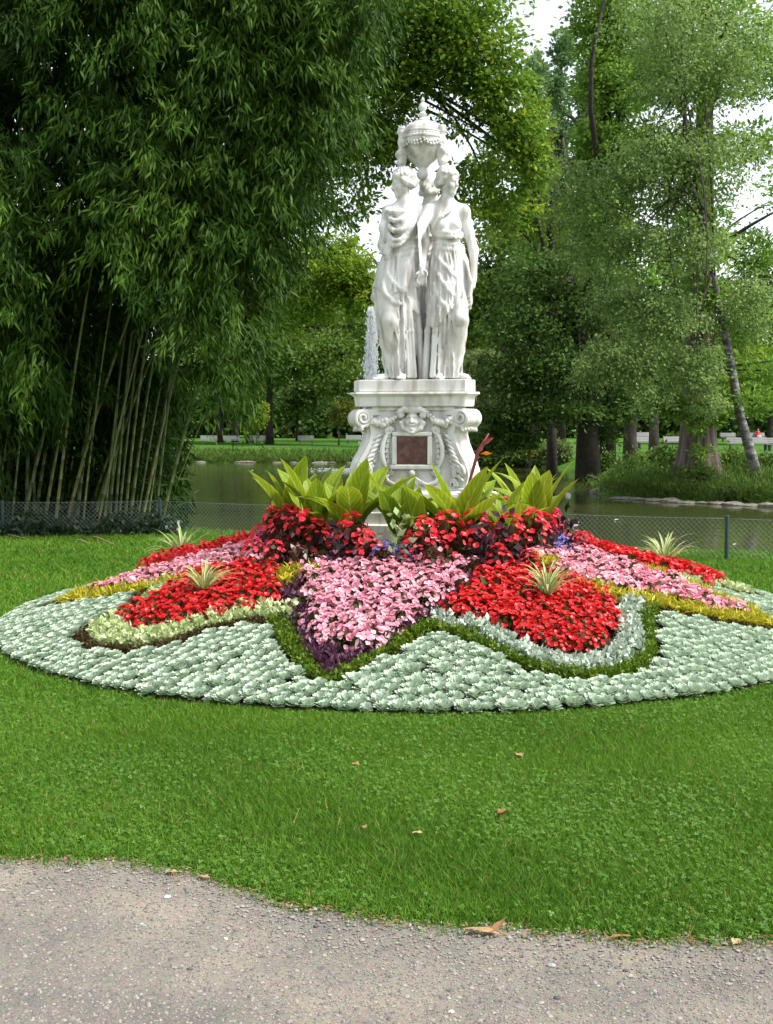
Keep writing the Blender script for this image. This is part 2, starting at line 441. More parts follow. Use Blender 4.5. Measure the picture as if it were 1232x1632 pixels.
def make_terrain():
    xs = np.concatenate([np.linspace(-400, -42, 12), np.linspace(-40, -12.5, 30), np.linspace(-12, 14, 80), np.linspace(14.5, 40, 30), np.linspace(42, 400, 12)])
    ys = np.concatenate([np.linspace(-60, 0, 10), np.linspace(.5, 11.5, 12), np.linspace(11.7, 35, 94), np.linspace(35.5, 70, 50), np.linspace(72, 120, 25), np.linspace(130, 900, 12)])
    X, Y = np.meshgrid(xs, ys)
    Z = ground_z(X, Y)
    V = np.stack([X, Y, Z], -1).reshape(-1, 3)
    nx, ny = len(xs), len(ys)
    i = np.arange(nx - 1)[None, :] + nx * np.arange(ny - 1)[:, None]
    F = np.stack([i, i + 1, i + nx + 1, i + nx], -1).reshape(-1, 4)
    m, t, p, o = nodes('lawn_turf')
    n1 = noise(t, .35, 6, .6); n2 = noise(t, 26, 5, .7)
    r1 = ramp(t, [(.3, (.036, .10, .010)), (.55, (.058, .155, .013)), (.75, (.082, .19, .018))])
    r2 = ramp(t, [(.3, (.55, .55, .55)), (.7, (1.25, 1.25, 1.1))])
    t.links.new(n1.outputs['Fac'], r1.inputs[0]); t.links.new(n2.outputs['Fac'], r2.inputs[0])
    mx = t.nodes.new('ShaderNodeMix'); mx.data_type = 'RGBA'; mx.blend_type = 'MULTIPLY'; mx.inputs[0].default_value = 1
    t.links.new(r1.outputs[0], mx.inputs[6]); t.links.new(r2.outputs[0], mx.inputs[7])
    t.links.new(mx.outputs[2], p.inputs['Base Color'])
    p.inputs['Roughness'].default_value = .9; p.inputs['Specular IOR Level'].default_value = .15
    b = bump(t, n2.outputs['Fac'], .8, .03); t.links.new(b.outputs[0], p.inputs['Normal'])
    tag(link('lawn', new_mesh('lawn', V, F, m, True)), kind='structure')
make_terrain()

def make_water():
    m, t, p, o = nodes('pond_water')
    p.inputs['Base Color'].default_value = (.045, .055, .018, 1)
    p.inputs['Roughness'].default_value = .06
    p.inputs['IOR'].default_value = 1.33
    p.inputs['Specular IOR Level'].default_value = .5
    tc = t.nodes.new('ShaderNodeTexCoord'); mp = t.nodes.new('ShaderNodeMapping')
    mp.inputs['Scale'].default_value = (1.0, .55, 1); t.links.new(tc.outputs['Object'], mp.inputs[0])
    n = t.nodes.new('ShaderNodeTexNoise'); n.inputs['Scale'].default_value = 3.0; n.inputs['Detail'].default_value = 5
    t.links.new(mp.outputs[0], n.inputs['Vector'])
    b = bump(t, n.outputs['Fac'], .22, .05); t.links.new(b.outputs[0], p.inputs['Normal'])
    V = [(-80, 9, -.4), (80, 9, -.4), (80, 70, -.4), (-80, 70, -.4)]
    tag(link('pond_water', new_mesh('pond_water', V, [(0, 1, 2, 3)], m)), kind='structure')
make_water()

EDGE = np.array([(-6, 4.75), (-3, 4.4), (-1.44, 3.97), (-1.0, 3.93), (-.64, 3.82), (-.47, 3.66), (-.28, 3.53), (.17, 3.42), (.76, 3.33), (1.2, 3.29), (3, 3.22), (6, 3.2)])
_ph = rng.uniform(0, 6.28, 6)
def path_edge(x):
    x = np.asarray(x, float)
    return np.interp(x, EDGE[:, 0], EDGE[:, 1]) + .012 * np.sin(9 * x + _ph[0]) + .010 * np.sin(23 * x + _ph[1]) + .006 * np.sin(51 * x + _ph[2])
def make_path():
    xs = np.linspace(-6, 6, 500); ye = path_edge(xs)
    rows = 24
    V = []
    for k in range(rows):
        f = k / (rows - 1)
        V.append(np.stack([xs, -3 + (ye + 3) * f, np.full_like(xs, .006 + .004 * np.sin(3 * f)) - (.004 if k == rows - 1 else 0)], -1))
    V = np.concatenate(V); nx = len(xs)
    i = np.arange(nx - 1)[None, :] + nx * np.arange(rows - 1)[:, None]
    F = np.stack([i, i + 1, i + nx + 1, i + nx], -1).reshape(-1, 4)
    m, t, p, o = nodes('gravel_path')
    n1 = noise(t, 1.6, 5, .6); n2 = noise(t, 90, 6, .75); 
    vo = t.nodes.new('ShaderNodeTexVoronoi'); vo.inputs['Scale'].default_value = 75
    tc = t.nodes.new('ShaderNodeTexCoord'); t.links.new(tc.outputs['Object'], vo.inputs['Vector'])
    r1 = ramp(t, [(.34, (.18, .162, .138)), (.50, (.25, .217, .17)), (.66, (.335, .276, .197))])
    r2 = ramp(t, [(.28, (.68, .68, .70)), (.5, (1, 1, 1)), (.75, (1.2, 1.19, 1.16))])
    t.links.new(n1.outputs['Fac'], r1.inputs[0]); t.links.new(n2.outputs['Fac'], r2.inputs[0])
    mx = t.nodes.new('ShaderNodeMix'); mx.data_type = 'RGBA'; mx.blend_type = 'MULTIPLY'; mx.inputs[0].default_value = 1
    t.links.new(r1.outputs[0], mx.inputs[6]); t.links.new(r2.outputs[0], mx.inputs[7])
    mx2 = t.nodes.new('ShaderNodeMix'); mx2.data_type = 'RGBA'; mx2.blend_type = 'MULTIPLY'; mx2.inputs[0].default_value = .22
    t.links.new(mx.outputs[2], mx2.inputs[6]); t.links.new(vo.outputs['Color'], mx2.inputs[7])
    hs = t.nodes.new('ShaderNodeHueSaturation'); hs.inputs['Saturation'].default_value = .8; hs.inputs['Value'].default_value = 1.16
    t.links.new(mx2.outputs[2], hs.inputs['Color'])
    t.links.new(hs.outputs[0], p.inputs['Base Color'])
    p.inputs['Roughness'].default_value = .95; p.inputs['Specular IOR Level'].default_value = .2
    b = bump(t, n2.outputs['Fac'], .9, .012); t.links.new(b.outputs[0], p.inputs['Normal'])
    tag(link('path', new_mesh('path', V, F, m, True)), kind='structure')
make_path()

def make_gravel():
    n = 38000
    y = 2.55 + (rng.random(n) ** 1.3) * 1.6
    x = rng.uniform(-1.6, 1.6, n)
    k = y < path_edge(x) + .02
    x, y = x[k], y[k]; n = len(x)
    s = np.minimum(.0016 + rng.gamma(1.3, .0013, n), .011)
    base = np.array([(1, 0, 0), (.3, .95, 0), (-.8, .6, 0), (-.85, -.5, 0), (.2, -1, 0), (.1, .1, .75), (0, 0, -.4)])
    tri = np.array([(0, 1, 5), (1, 2, 5), (2, 3, 5), (3, 4, 5), (4, 0, 5)])
    V = base[None] * s[:, None, None] * rng.uniform(.6, 1.3, (n, 1, 3))
    a = rng.uniform(0, 6.28, n); ca, sa = np.cos(a)[:, None], np.sin(a)[:, None]
    V = np.stack([V[..., 0] * ca - V[..., 1] * sa + x[:, None], V[..., 0] * sa + V[..., 1] * ca + y[:, None], V[..., 2] + .0085], -1)
    F = (tri[None] + 7 * np.arange(n)[:, None, None]).reshape(-1, 3)
    A = np.repeat(rng.random(n), 5)
    m = leaf_mat('gravel_stone', (.11, .108, .105), (.215, .195, .165), (.31, .285, .25), 0, .9, .2, 0)
    tag(link('gravel', leafmesh('gravel', V.reshape(-1, 3), F, A, m)), 'loose grey and tan gravel on the path', 'gravel', kind='stuff')
make_gravel()

# ------------------------------------------------------------ the flower bed
BX, BY, BR = 0.24, 9.35, 3.40
SLOPE, HTOP = .25, .62
def bed_h(r): 
    q = SLOPE * (BR - np.asarray(r, float))
    return np.where(q > HTOP - .08, HTOP - .08 * np.exp(-(q - HTOP + .08) / .08), q)
def make_mound():
    nr, na = 40, 120
    V = []; 
    for i in range(nr):
        r = .3 + (BR + .012 - .3) * i / (nr - 1)
        for j in range(na):
            a = 2 * math.pi * j / na
            rr = r + (.012 * math.sin(7 * a) + .012 * math.sin(19 * a) if i == nr - 1 else 0)
            V.append((BX + rr * math.cos(a), BY + rr * math.sin(a), max(float(bed_h(r)), .006) + rng.uniform(-.006, .006) * (0 < i < nr - 1)))
    F = [(i * na + j, i * na + (j + 1) % na, (i + 1) * na + (j + 1) % na, (i + 1) * na + j) for i in range(nr - 1) for j in range(na)]
    F.append(tuple(range(na - 1, -1, -1)))
    F = [f[::-1] for f in F]
    tag(link('flower_bed', new_mesh('flower_bed', V, F, M['soil'], True)), kind='structure')
make_mound()

def bp(th, t, r):
    "bed point: sector axis th (deg, 0 towards the camera), tangential offset t, radial r"
    a = R_(th)
    x = t * math.cos(a) + r * math.sin(a); y = t * math.sin(a) - r * math.cos(a)
    return x, y
def bed_loc(x, y, dz=0.0):
    return (BX + x, BY + y, float(bed_h(math.hypot(x, y))) + dz)

# --- plant prototypes (meshes only; shared by the copies)
def dome_pts(n, a, h, up=.15):
    d = rng.normal(size=(n, 3)); d[:, 2] = np.abs(d[:, 2]) + up; d = unit(d)
    return d * np.array([a, a, h]), d
def dome_leaves(n, a, h, L, W, mat, name, droop=0.0, inner=.6, up=.15):
    P, d = dome_pts(n, a, h, up)
    f = rng.uniform(inner, 1, (n, 1))
    D = unit(d + rng.normal(size=(n, 3)) * .45 + np.array([0, 0, -droop]))
    V, F = kites(P * f - D * L * .5, D, L * rng.uniform(.7, 1.25, n), W * rng.uniform(.75, 1.2, n), nrm=d + rng.normal(size=(n, 3)) * .4)
    V[:, 2] = np.maximum(V[:, 2], -.004)
    return leafmesh(name, V, F, rng.random(n), mat)
def blossom_mesh(n, a, h, size, mat, name, petals=4, up=.25, open_=.35, rise=1.03):
    P, d = dome_pts(n, a, h, up)
    P = P * rise
    parts = []
    nr = unit(d + rng.normal(size=d.shape) * .3 + np.array([0, -.12, .25]))
    ax = unit(np.cross(nr, rng.normal(size=d.shape))); ay = np.cross(nr, ax)
    val = rng.random(n); sz = size * rng.uniform(.75, 1.25, n)
    for k in range(petals):
        a2 = 2 * math.pi * k / petals
        D = ax * math.cos(a2) + ay * math.sin(a2) + nr * open_
        V, F = kites(P, D, sz * (.62 if k % 2 else .52), sz * (.62 if petals <= 4 else .38), .12, .6, nrm=nr)
        parts.append((V, F, np.clip(val + rng.normal(size=n) * .15, 0, 1)))
    V, F, A = merge(parts)
    return leafmesh(name, V, F, A, mat)

def rosette_mesh(k):
    parts = []
    lay = [(5, 78, .020, .013, .014), (8, 58, .028, .018, .013), (10, 40, .038, .022, .010), (12, 24, .048, .025, .006), (13, 10, .056, .027, .002)]
    for li, (n, el, L, W, z) in enumerate(lay):
        a = np.arange(n) * 2 * math.pi / n + li * .7 + rng.normal(size=n) * .08 + k
        e = R_(el) + rng.normal(size=n) * .1
        H = np.stack([np.cos(a), np.sin(a), np.zeros(n)], 1); U = np.array([0, 0, 1.0])
        D0 = H * np.cos(e)[:, None] + U * np.sin(e)[:, None]
        D1 = unit(D0 + U * .55)                                   # tip curls up: cupped leaf
        S = np.stack([-np.sin(a), np.cos(a), np.zeros(n)], 1); N = np.cross(S, D0) * -1
        L_ = (L * rng.uniform(.9, 1.1, n))[:, None]; W_ = W
        P = H * .006 + U * (.022 + z)
        Mi = P + D0 * L_ * .6
        cup = N * W_ * .22
        V = np.stack([P, Mi + S * W_ / 2 + cup, Mi + D1 * L_ * .3 + S * W_ * .36 + cup, Mi + D1 * L_ * .48,
                      Mi + D1 * L_ * .3 - S * W_ * .36 + cup, Mi - S * W_ / 2 + cup, Mi], 1)
        idx = 7 * np.arange(n)[:, None]
        F = np.concatenate([idx + np.array(q)[None] for q in ([0, 1, 6, 0], [0, 6, 5, 0], [1, 2, 3, 6], [6, 3, 4, 5])], 0)
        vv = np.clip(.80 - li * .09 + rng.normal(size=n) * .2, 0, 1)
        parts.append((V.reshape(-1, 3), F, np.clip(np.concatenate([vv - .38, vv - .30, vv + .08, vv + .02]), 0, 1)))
    V, F, A = merge(parts)
    tri = F[:, 3] == F[:, 0]
    faces = [tuple(f[:3]) if t_ else tuple(f) for f, t_ in zip(F.tolist(), tri)]
    V[:, 2] = np.maximum(V[:, 2], 0)
    return V, faces, A
ROS = []
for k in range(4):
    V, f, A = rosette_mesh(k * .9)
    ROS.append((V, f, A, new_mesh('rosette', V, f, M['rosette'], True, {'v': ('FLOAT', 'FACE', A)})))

def poly_in(poly, x, y):
    ins = False; n = len(poly)
    for i in range(n):
        a = poly[i]; b = poly[(i + 1) % n]
        if (a[1] > y) != (b[1] > y) and x < (b[0] - a[0]) * (y - a[1]) / (b[1] - a[1]) + a[0]: ins = not ins
    return ins
def sym(half):
    "half outline from the axis outwards -> whole outline"
    return [(-t, r) for t, r in half[::-1] if t > 0] + half
PINK = sym([(0, 2.70), (.14, 2.60), (.27, 2.37), (.40, 2.05), (.52, 1.74), (.59, 1.42), (.50, 1.17), (.2, 1.13)])
V_LINE = [(-.60, 2.19), (-.42, 2.52), (-.21, 2.86), (0, 3.08), (.19, 2.80), (.34, 2.50), (.47, 2.22)]
RED_A = [(-.70, 1.9), (-.5, 1.68), (-.19, 1.47), (.2, 1.43), (.52, 1.66), (.50, 2.12), (.30, 2.44), (-.02, 2.70), (-.32, 2.70), (-.44, 2.54), (-.48, 2.2), (-.64, 2.03)]
RED_B = [(-.32, 2.60), (-.42, 2.40), (-.56, 2.08), (-.66, 1.80), (-.55, 1.60), (-.22, 1.46), (.08, 1.48), (.58, 1.90), (.50, 2.12), (.38, 2.38), (.31, 2.58), (.05, 2.70)]
LOBE_A = [(-.93, 2.10), (-.79, 2.23), (-.71, 2.55), (-.60, 2.85), (-.42, 3.0), (-.15, 3.06), (.10, 2.97), (.33, 2.77), (.52, 2.49), (.66, 2.30), (.86, 2.14)]
LOBE_B = [(-.88, 2.13), (-.68, 2.24), (-.56, 2.45), (-.50, 2.72), (-.36, 2.92), (0, 3.03), (.36, 2.92), (.50, 2.72), (.55, 2.45), (.68, 2.24), (.88, 2.13)]
def red_poly(th): return RED_A if th == 25 else RED_B
def lobe_line(th): return LOBE_A if th == 25 else LOBE_B
PINK_TH = [-11, 61, -83, 133, -155]
RED_TH = [25, -47, 97, -119, 169]
PURPLE_OUT = sym([(0, 3.02), (.14, 2.80), (.28, 2.54), (.40, 2.28), (.54, 2.10), (.66, 1.75), (.72, 1.40)])

def resample(line, step):
    P = np.array(line, float); d = np.r_[0, np.cumsum(np.linalg.norm(np.diff(P, axis=0), axis=1))]
    n = max(2, int(round(d[-1] / step)) + 1); s = np.linspace(0, d[-1], n)
    return np.stack([np.interp(s, d, P[:, 0]), np.interp(s, d, P[:, 1])], 1)

# boundary of the carpet: everything outside the wave line is rosettes
def outside_wave(x, y):
    r = math.hypot(x, y)
    if r > BR - .03: return False
    th = math.degrees(math.atan2(x, -y))
    for T, cl in ((PINK_TH, 0), (RED_TH, 1)):
        for a0 in T:
            line = lobe_line(a0) if cl else V_LINE
            da = (th - a0 + 180) % 360 - 180
            if abs(da) <= 40:
                a = R_(a0)
                t = x * math.cos(a) + y * math.sin(a); q = x * math.sin(a) - y * math.cos(a)
                poly = [(line[0][0], .2)] + list(line) + [(line[-1][0], .2)]
                if poly_in(poly, t, q): return False
    return r > 2.2
LINES = []                                                 # keep rosettes off the edging line itself
for a0 in PINK_TH: LINES.append(np.array([bp(a0, t, r) for t, r in resample(V_LINE, .03)]))
for a0 in RED_TH: LINES.append(np.array([bp(a0, t, r) for t, r in resample(lobe_line(a0), .03)]))
LALL = np.concatenate(LINES)
def line_dist(x, y): return float(np.min(np.hypot(LALL[:, 0] - x, LALL[:, 1] - y)))

ros = []
r = BR - .045
ring = 0
while r > 2.2:
    n = int(2 * math.pi * r / .085)
    for k in range(n):
        a = 2 * math.pi * (k + .5 * (ring % 2)) / n + random.gauss(0, .0035)
        x, y = r * math.sin(a) + random.gauss(0, .004), -r * math.cos(a) + random.gauss(0, .004)
        if y < .95 and outside_wave(x, y) and line_dist(x, y) > .07:      # the mound hides the rest from the path
            ros.append((x, y))
    r -= .070; ring += 1
def cam_d(p): return math.hypot(p[0] + BX, p[1] + BY)
ros.sort(key=cam_d)
def tilt_rot(x, y, jit=.10):
    "spin about the stem, then lean square to the slope of the mound"
    r_ = math.hypot(x, y) + 1e-6
    n = Vector((SLOPE * x / r_ + random.gauss(0, jit), SLOPE * y / r_ + random.gauss(0, jit), 1)).normalized()
    q = Vector((0, 0, 1)).rotation_difference(n) @ Matrix.Rotation(random.uniform(0, 6.28), 3, 'Z').to_quaternion()
    return q.to_euler()
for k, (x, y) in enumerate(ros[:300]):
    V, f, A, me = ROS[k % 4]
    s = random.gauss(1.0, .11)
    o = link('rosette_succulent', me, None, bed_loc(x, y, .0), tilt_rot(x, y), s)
    rr = math.hypot(x, y); th = math.degrees(math.atan2(x, -y)); row = (BR - .045 - rr) / .070
    rw = 'outermost row at the lawn' if row < .5 else ('second row from the lawn' if row < 1.5 else ('third or fourth row' if row < 3.5 else 'deep in the hollow'))
    sc = 'below the pink heart' if -24 < th <= 2 and row < 3.5 else ('between pink heart and silver border' if -11 < th <= 14 else ('below the silver border' if 0 < th <= 42 else ('beyond the silver border' if th > 42 else ('between pink heart and cream border' if th > -33 else ('below the cream border' if th > -62 else 'beyond the cream border')))))
    tag(o, 'pale green rosette, %s, %s' % (rw, sc), 'succulent', 'pale rosettes %s, %s' % (rw, sc))
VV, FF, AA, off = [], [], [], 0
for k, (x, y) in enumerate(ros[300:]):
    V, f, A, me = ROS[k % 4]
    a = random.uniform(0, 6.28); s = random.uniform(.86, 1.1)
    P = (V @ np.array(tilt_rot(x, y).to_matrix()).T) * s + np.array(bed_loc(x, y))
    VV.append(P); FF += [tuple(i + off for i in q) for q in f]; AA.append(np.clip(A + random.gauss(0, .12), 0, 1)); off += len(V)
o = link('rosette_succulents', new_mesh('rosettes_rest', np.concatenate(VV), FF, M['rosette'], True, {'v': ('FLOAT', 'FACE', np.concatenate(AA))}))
tag(o, 'carpet of pale green rosettes around the far sides of the bed', 'succulents', kind='stuff')

# begonias and the other bedding plants
RED_FOL = [dome_leaves(34, .075, .10, .05, .036, M['begonia_leaf'], 'red_begonia_leaves') for _ in range(3)]
RED_FLO = [blossom_mesh(40, .080, .115, .033, M['red'], 'red_begonia_flowers') for _ in range(4)]
PNK_FOL = [dome_leaves(34, .082, .115, .055, .04, M['begonia_leaf'], 'pink_begonia_leaves') for _ in range(3)]
PNK_FLO = [blossom_mesh(44, .085, .125, .037, M['pink'], 'pink_begonia_flowers') for _ in range(4)]
PNK2_FLO = [blossom_mesh(30, .080, .115, .038, M['pink2'], 'rose_begonia_flowers') for _ in range(3)]
BOX_ = [dome_leaves(170, .054, .075, .028, .012, M['box'], 'green_edging', inner=.35) for _ in range(4)]
SILV = [dome_leaves(56, .068, .088, .042, .030, M['silver'], 'silver_leaves', inner=.55) for _ in range(4)]
SILG = [dome_leaves(24, .050, .055, .04, .022, M['silver_green'], 'silver_lower_leaves', inner=.3) for _ in range(2)]
CREM = [dome_leaves(60, .072, .095, .046, .027, M['cream'], 'cream_leaves', inner=.5) for _ in range(4)]
GOLD = [dome_leaves(80, .075, .11, .065, .014, M['gold'], 'golden_leaves', inner=.4) for _ in range(4)]
PURP = [dome_leaves(54, .070, .105, .045, .024, M['purple'], 'purple_leaves', inner=.4) for _ in range(4)]
BLUE = [blossom_mesh(42, .060, .125, .022, M['blue'], 'blue_flowers', 5, .3) for _ in range(2)]
BLUF = [dome_leaves(30, .055, .10, .03, .018, M['begonia_leaf'], 'blue_plant_leaves') for _ in range(2)]

def plant(name, parts, x, y, label, cat, group, smin=.88, smax=1.15, dz=0.0):
    rz = random.uniform(0, 6.28); s = random.uniform(smin, smax)
    if len(parts) == 1:
        o = link(name, random.choice(parts[0][1]), None, bed_loc(x, y, dz), (random.gauss(0, .06), random.gauss(0, .06), rz), s)
    else:
        o = empty(name, bed_loc(x, y, dz), rz, s)
        o.rotation_euler = (random.gauss(0, .06), random.gauss(0, .06), rz)
        for pn, pm in parts: link(pn, random.choice(pm), o)
    return tag(o, label, cat, group)

def fill(poly, step, th, jit=.2):
    P = np.array(poly); out = []
    r0, r1 = P[:, 1].min(), P[:, 1].max(); t0, t1 = P[:, 0].min(), P[:, 0].max()
    k = 0; q = r0
    while q <= r1:
        t = t0 + (.5 * step if k % 2 else 0)
        while t <= t1:
            tt, qq = t + random.gauss(0, step * jit * .5), q + random.gauss(0, step * jit * .5)
            if poly_in(poly, tt, qq): out.append(bp(th, tt, qq))
            t += step
        q += step * .87; k += 1
    return out
def join_stuff(name, pts, meshes, label, cat, sc=1.0):
    "many far-side copies baked into one mesh"
    VV, FF, AA, off = [], [], [], 0
    for (x, y) in pts:
        me = random.choice(meshes)
        n = len(me.vertices); V = np.empty(n * 3, np.float32); me.vertices.foreach_get('co', V); V = V.reshape(-1, 3)
        F = np.empty(len(me.loops), np.int32); me.loops.foreach_get('vertex_index', F); F = F.reshape(-1, 4)
        A = np.empty(len(me.polygons), np.float32); me.attributes['v'].data.foreach_get('value', A)
        VV.append(V * np.array([1, 1, 1 + (sc - 1) * random.uniform(.35, 1.1)]) + np.array(bed_loc(x, y))); FF.append(F + off); AA.append(A); off += n
    o = link(name, leafmesh(name, np.concatenate(VV), np.concatenate(FF), np.concatenate(AA), meshes[0].materials[0]))
    return tag(o, label, cat, kind='stuff')

def where(t, q, r0, r1, half):
    f = (q - r0) / (r1 - r0)
    a = 'outer tip' if f > .72 else ('inner end' if f < .28 else 'middle')
    return a if abs(t) < half * .5 else a + (', fence flank' if t > 0 else ', bamboo flank')
RED_WORDS = {25: 'silver-edged red carpet', -47: 'cream-edged red carpet by the bamboo', 97: 'far red carpet by the fence'}
for th in RED_TH:
    pts = fill(red_poly(th), .108 if th in (25, -47) else .150, th)
    if th in (169, -119):
        w = 'red begonia carpet behind the monument' if th == 169 else 'narrow strip of red begonias behind the pink wedge by the bamboo'
        join_stuff('red_begonias', fill(RED_B, .12, th if th == 169 else -111), RED_FLO, w, 'flowers', 1.0 if th == 169 else 1.75); continue
    w = RED_WORDS[th]; a = R_(th)
    for (x, y) in pts:
        t = x * math.cos(a) + y * math.sin(a); q = x * math.sin(a) - y * math.cos(a)
        ww = '%s of the %s' % (where(t, q, 1.38, 2.84, .5), w) if th != 97 else w
        plant('red_begonia', [('foliage', RED_FOL), ('blossoms', RED_FLO)], x, y, 'red begonia, ' + ww, 'begonia', 'red begonias, ' + ww, *((.88, 1.15) if th != 97 else (1.2, 1.5)))
PINK_WORDS = {-11: 'purple-bordered pink heart', 61: 'gold-edged pink wedge by the silver foliage',
              -83: 'gold-edged pink wedge by the bamboo', 133: 'pink strip before the fence'}
for th in PINK_TH:
    pts = fill(PINK, {-11: .128, 133: .17}.get(th, .125), th)
    if th == -155:
        join_stuff('pink_begonias', pts, PNK_FLO, 'pink begonia wedge behind the monument', 'flowers'); continue
    w = PINK_WORDS[th]; a = R_(th)
    for (x, y) in pts:
        t = x * math.cos(a) + y * math.sin(a); q = x * math.sin(a) - y * math.cos(a)
        ww = '%s of the %s' % (where(t, q, 1.13, 2.76, .45), w) if th == -11 else w
        plant('pink_begonia', [('foliage', PNK_FOL), ('blossoms', PNK_FLO if th in (-11,) or random.random() < .6 else PNK2_FLO)], x, y, 'pink begonia, ' + ww, 'begonia', 'pink begonias, ' + ww, *((.88, 1.15) if th != 133 else (1.2, 1.45)))
    for k in range(9):
        x, y = bp(th, random.uniform(-.06, .24), random.uniform(1.12, 1.34))
        plant('blue_flower', [('foliage', BLUF), ('blossoms', BLUE)], x, y, 'violet blue flower tuft topping the ' + w, 'flower', 'blue tufts, ' + w, dz=.06)

def along(line, step, th, rows=(0.0,), cut=None):
    out = []
    for off in rows:
        P = resample(line, step)
        T = np.gradient(P, axis=0); T /= np.linalg.norm(T, axis=1)[:, None]
        N = np.stack([T[:, 1], -T[:, 0]], 1)
        for p, nn in zip(P, N):
            q = p + nn * off + np.random.default_rng(int(1e6 * abs(p[0] + 3 * p[1]) + 7)).normal(size=2) * .006
            out.append(bp(th, q[0], q[1]))
    return out
# green edging in front, brown elsewhere
for th, line, w in ((-11, V_LINE, 'in the V-shaped row below the pink heart'), (25, LOBE_A, 'in the row curving round the silver-edged red carpet')):
    for (x, y) in along(line, .083, th, (0, )):
        plant('edging_plant', [('leaves', BOX_)], x, y, 'small bright green edging mound ' + w, 'edging plant', 'green mounds ' + w, .95, 1.2)
    for (x, y) in along(line, .09, th, (.062, )):
        plant('edging_plant', [('leaves', BOX_)], x, y, 'small bright green edging mound ' + w, 'edging plant', 'green mounds ' + w, .7, .95)
def strip_stuff(name, line, th, half, n, mat, label, h=.05):
    P = resample(line, .01)
    i = rng.integers(1, len(P) - 1, n)
    T = P[i] - P[i - 1]; T /= np.linalg.norm(T, axis=1)[:, None]
    N = np.stack([T[:, 1], -T[:, 0]], 1)
    u = rng.uniform(-1, 1, n)
    q = P[i] + N * (u * half)[:, None]
    xy = np.array([bp(th, a, b) for a, b in q])
    z = bed_h(np.hypot(xy[:, 0], xy[:, 1])) + h * (1 - u ** 4) * rng.uniform(.2, 1, n)
    Pp = np.stack([BX + xy[:, 0], BY + xy[:, 1], z], 1)
    D = rng.normal(size=(n, 3)); D[:, 2] = np.abs(D[:, 2])
    V, F = kites(Pp, D, .022, .012)
    tag(link(name, leafmesh(name, V, F, rng.random(n), mat)), label, 'edging', kind='stuff')
for th, w in ((-47, 'cream-edged red carpet'), (97, 'far red carpet by the wire fence'), (-119, 'far red strip on the bamboo side'), (169, 'red carpet behind the monument')):
    strip_stuff('brown_edging', LOBE_B, th, .055, 6500 if th == -47 else 3500, M['brownlow'], 'low clipped brown edging strip round the ' + w)
for th, w in ((61, 'gold-edged pink wedge on the open side'), (-83, 'gold-edged pink wedge on the bamboo side'), (133, 'pink strip by the wire fence'), (-155, 'pink wedge behind the monument')):
    strip_stuff('brown_edging', V_LINE, th, .055, 4500 if th in (61, -83) else 2500, M['brownlow'], 'low clipped brown edging strip round the ' + w)
# inner borders
for (x, y) in along(LOBE_A, .085, 25, (.10, .17)):
    tt = x * math.cos(R_(25)) + y * math.sin(R_(25)); w = 'heart side' if tt < -.42 else ('gold wedge side' if tt > .42 else 'outer curve')
    plant('silver_plant', [('foliage', SILV), ('lower_leaves', SILG)], x, y, 'silvery white leaved plant bordering the red carpet, ' + w, 'silver plant', 'silver plants, ' + w)
for th, w in ((-47, 'red carpet on the bamboo side'), (97, 'far red carpet by the wire fence'), (-119, 'far red strip on the bamboo side')):
    for (x, y) in along(LOBE_B, .088, th, (.10, .17, .225) if th == -47 else (.10, .17)):
        plant('cream_plant', [('leaves', CREM)], x, y, 'cream and green variegated plant bordering the ' + w, 'variegated plant', 'cream plants round the ' + w)
GOLD_LINE = [(-.64, 1.72), (-.52, 2.05), (-.38, 2.36), (-.20, 2.64), (0, 2.86), (.20, 2.64), (.38, 2.36), (.52, 2.05), (.64, 1.72)]
for th, w in ((61, 'pink wedge on the open side'), (-83, 'pink wedge on the bamboo side'), (133, 'pink strip by the wire fence')):
    for (x, y) in along(GOLD_LINE, .088, th, (-.075, .0, .06)):
        plant('golden_plant', [('leaves', GOLD)], x, y, 'golden yellow leaved plant edging the ' + w, 'golden plant', 'golden plants of the ' + w)
ring_p = [p for p in fill(PURPLE_OUT, .105, -11) if not poly_in(PINK, *((p[0] * math.cos(R_(-11)) + p[1] * math.sin(R_(-11))), (p[0] * math.sin(R_(-11)) - p[1] * math.cos(R_(-11)))))]
for (x, y) in ring_p:
    if math.hypot(x, y) > 2.86 and random.random() < .45: continue
    tt = x * math.cos(R_(-11)) + y * math.sin(R_(-11)); w = 'tip of the V' if abs(tt) < .2 else ('cream carpet side' if tt < 0 else 'silver carpet side')
    plant('purple_plant', [('leaves', PURP)], x, y, 'dark purple leaved plant bordering the pink heart, ' + w, 'purple plant', 'purple plants, ' + w)

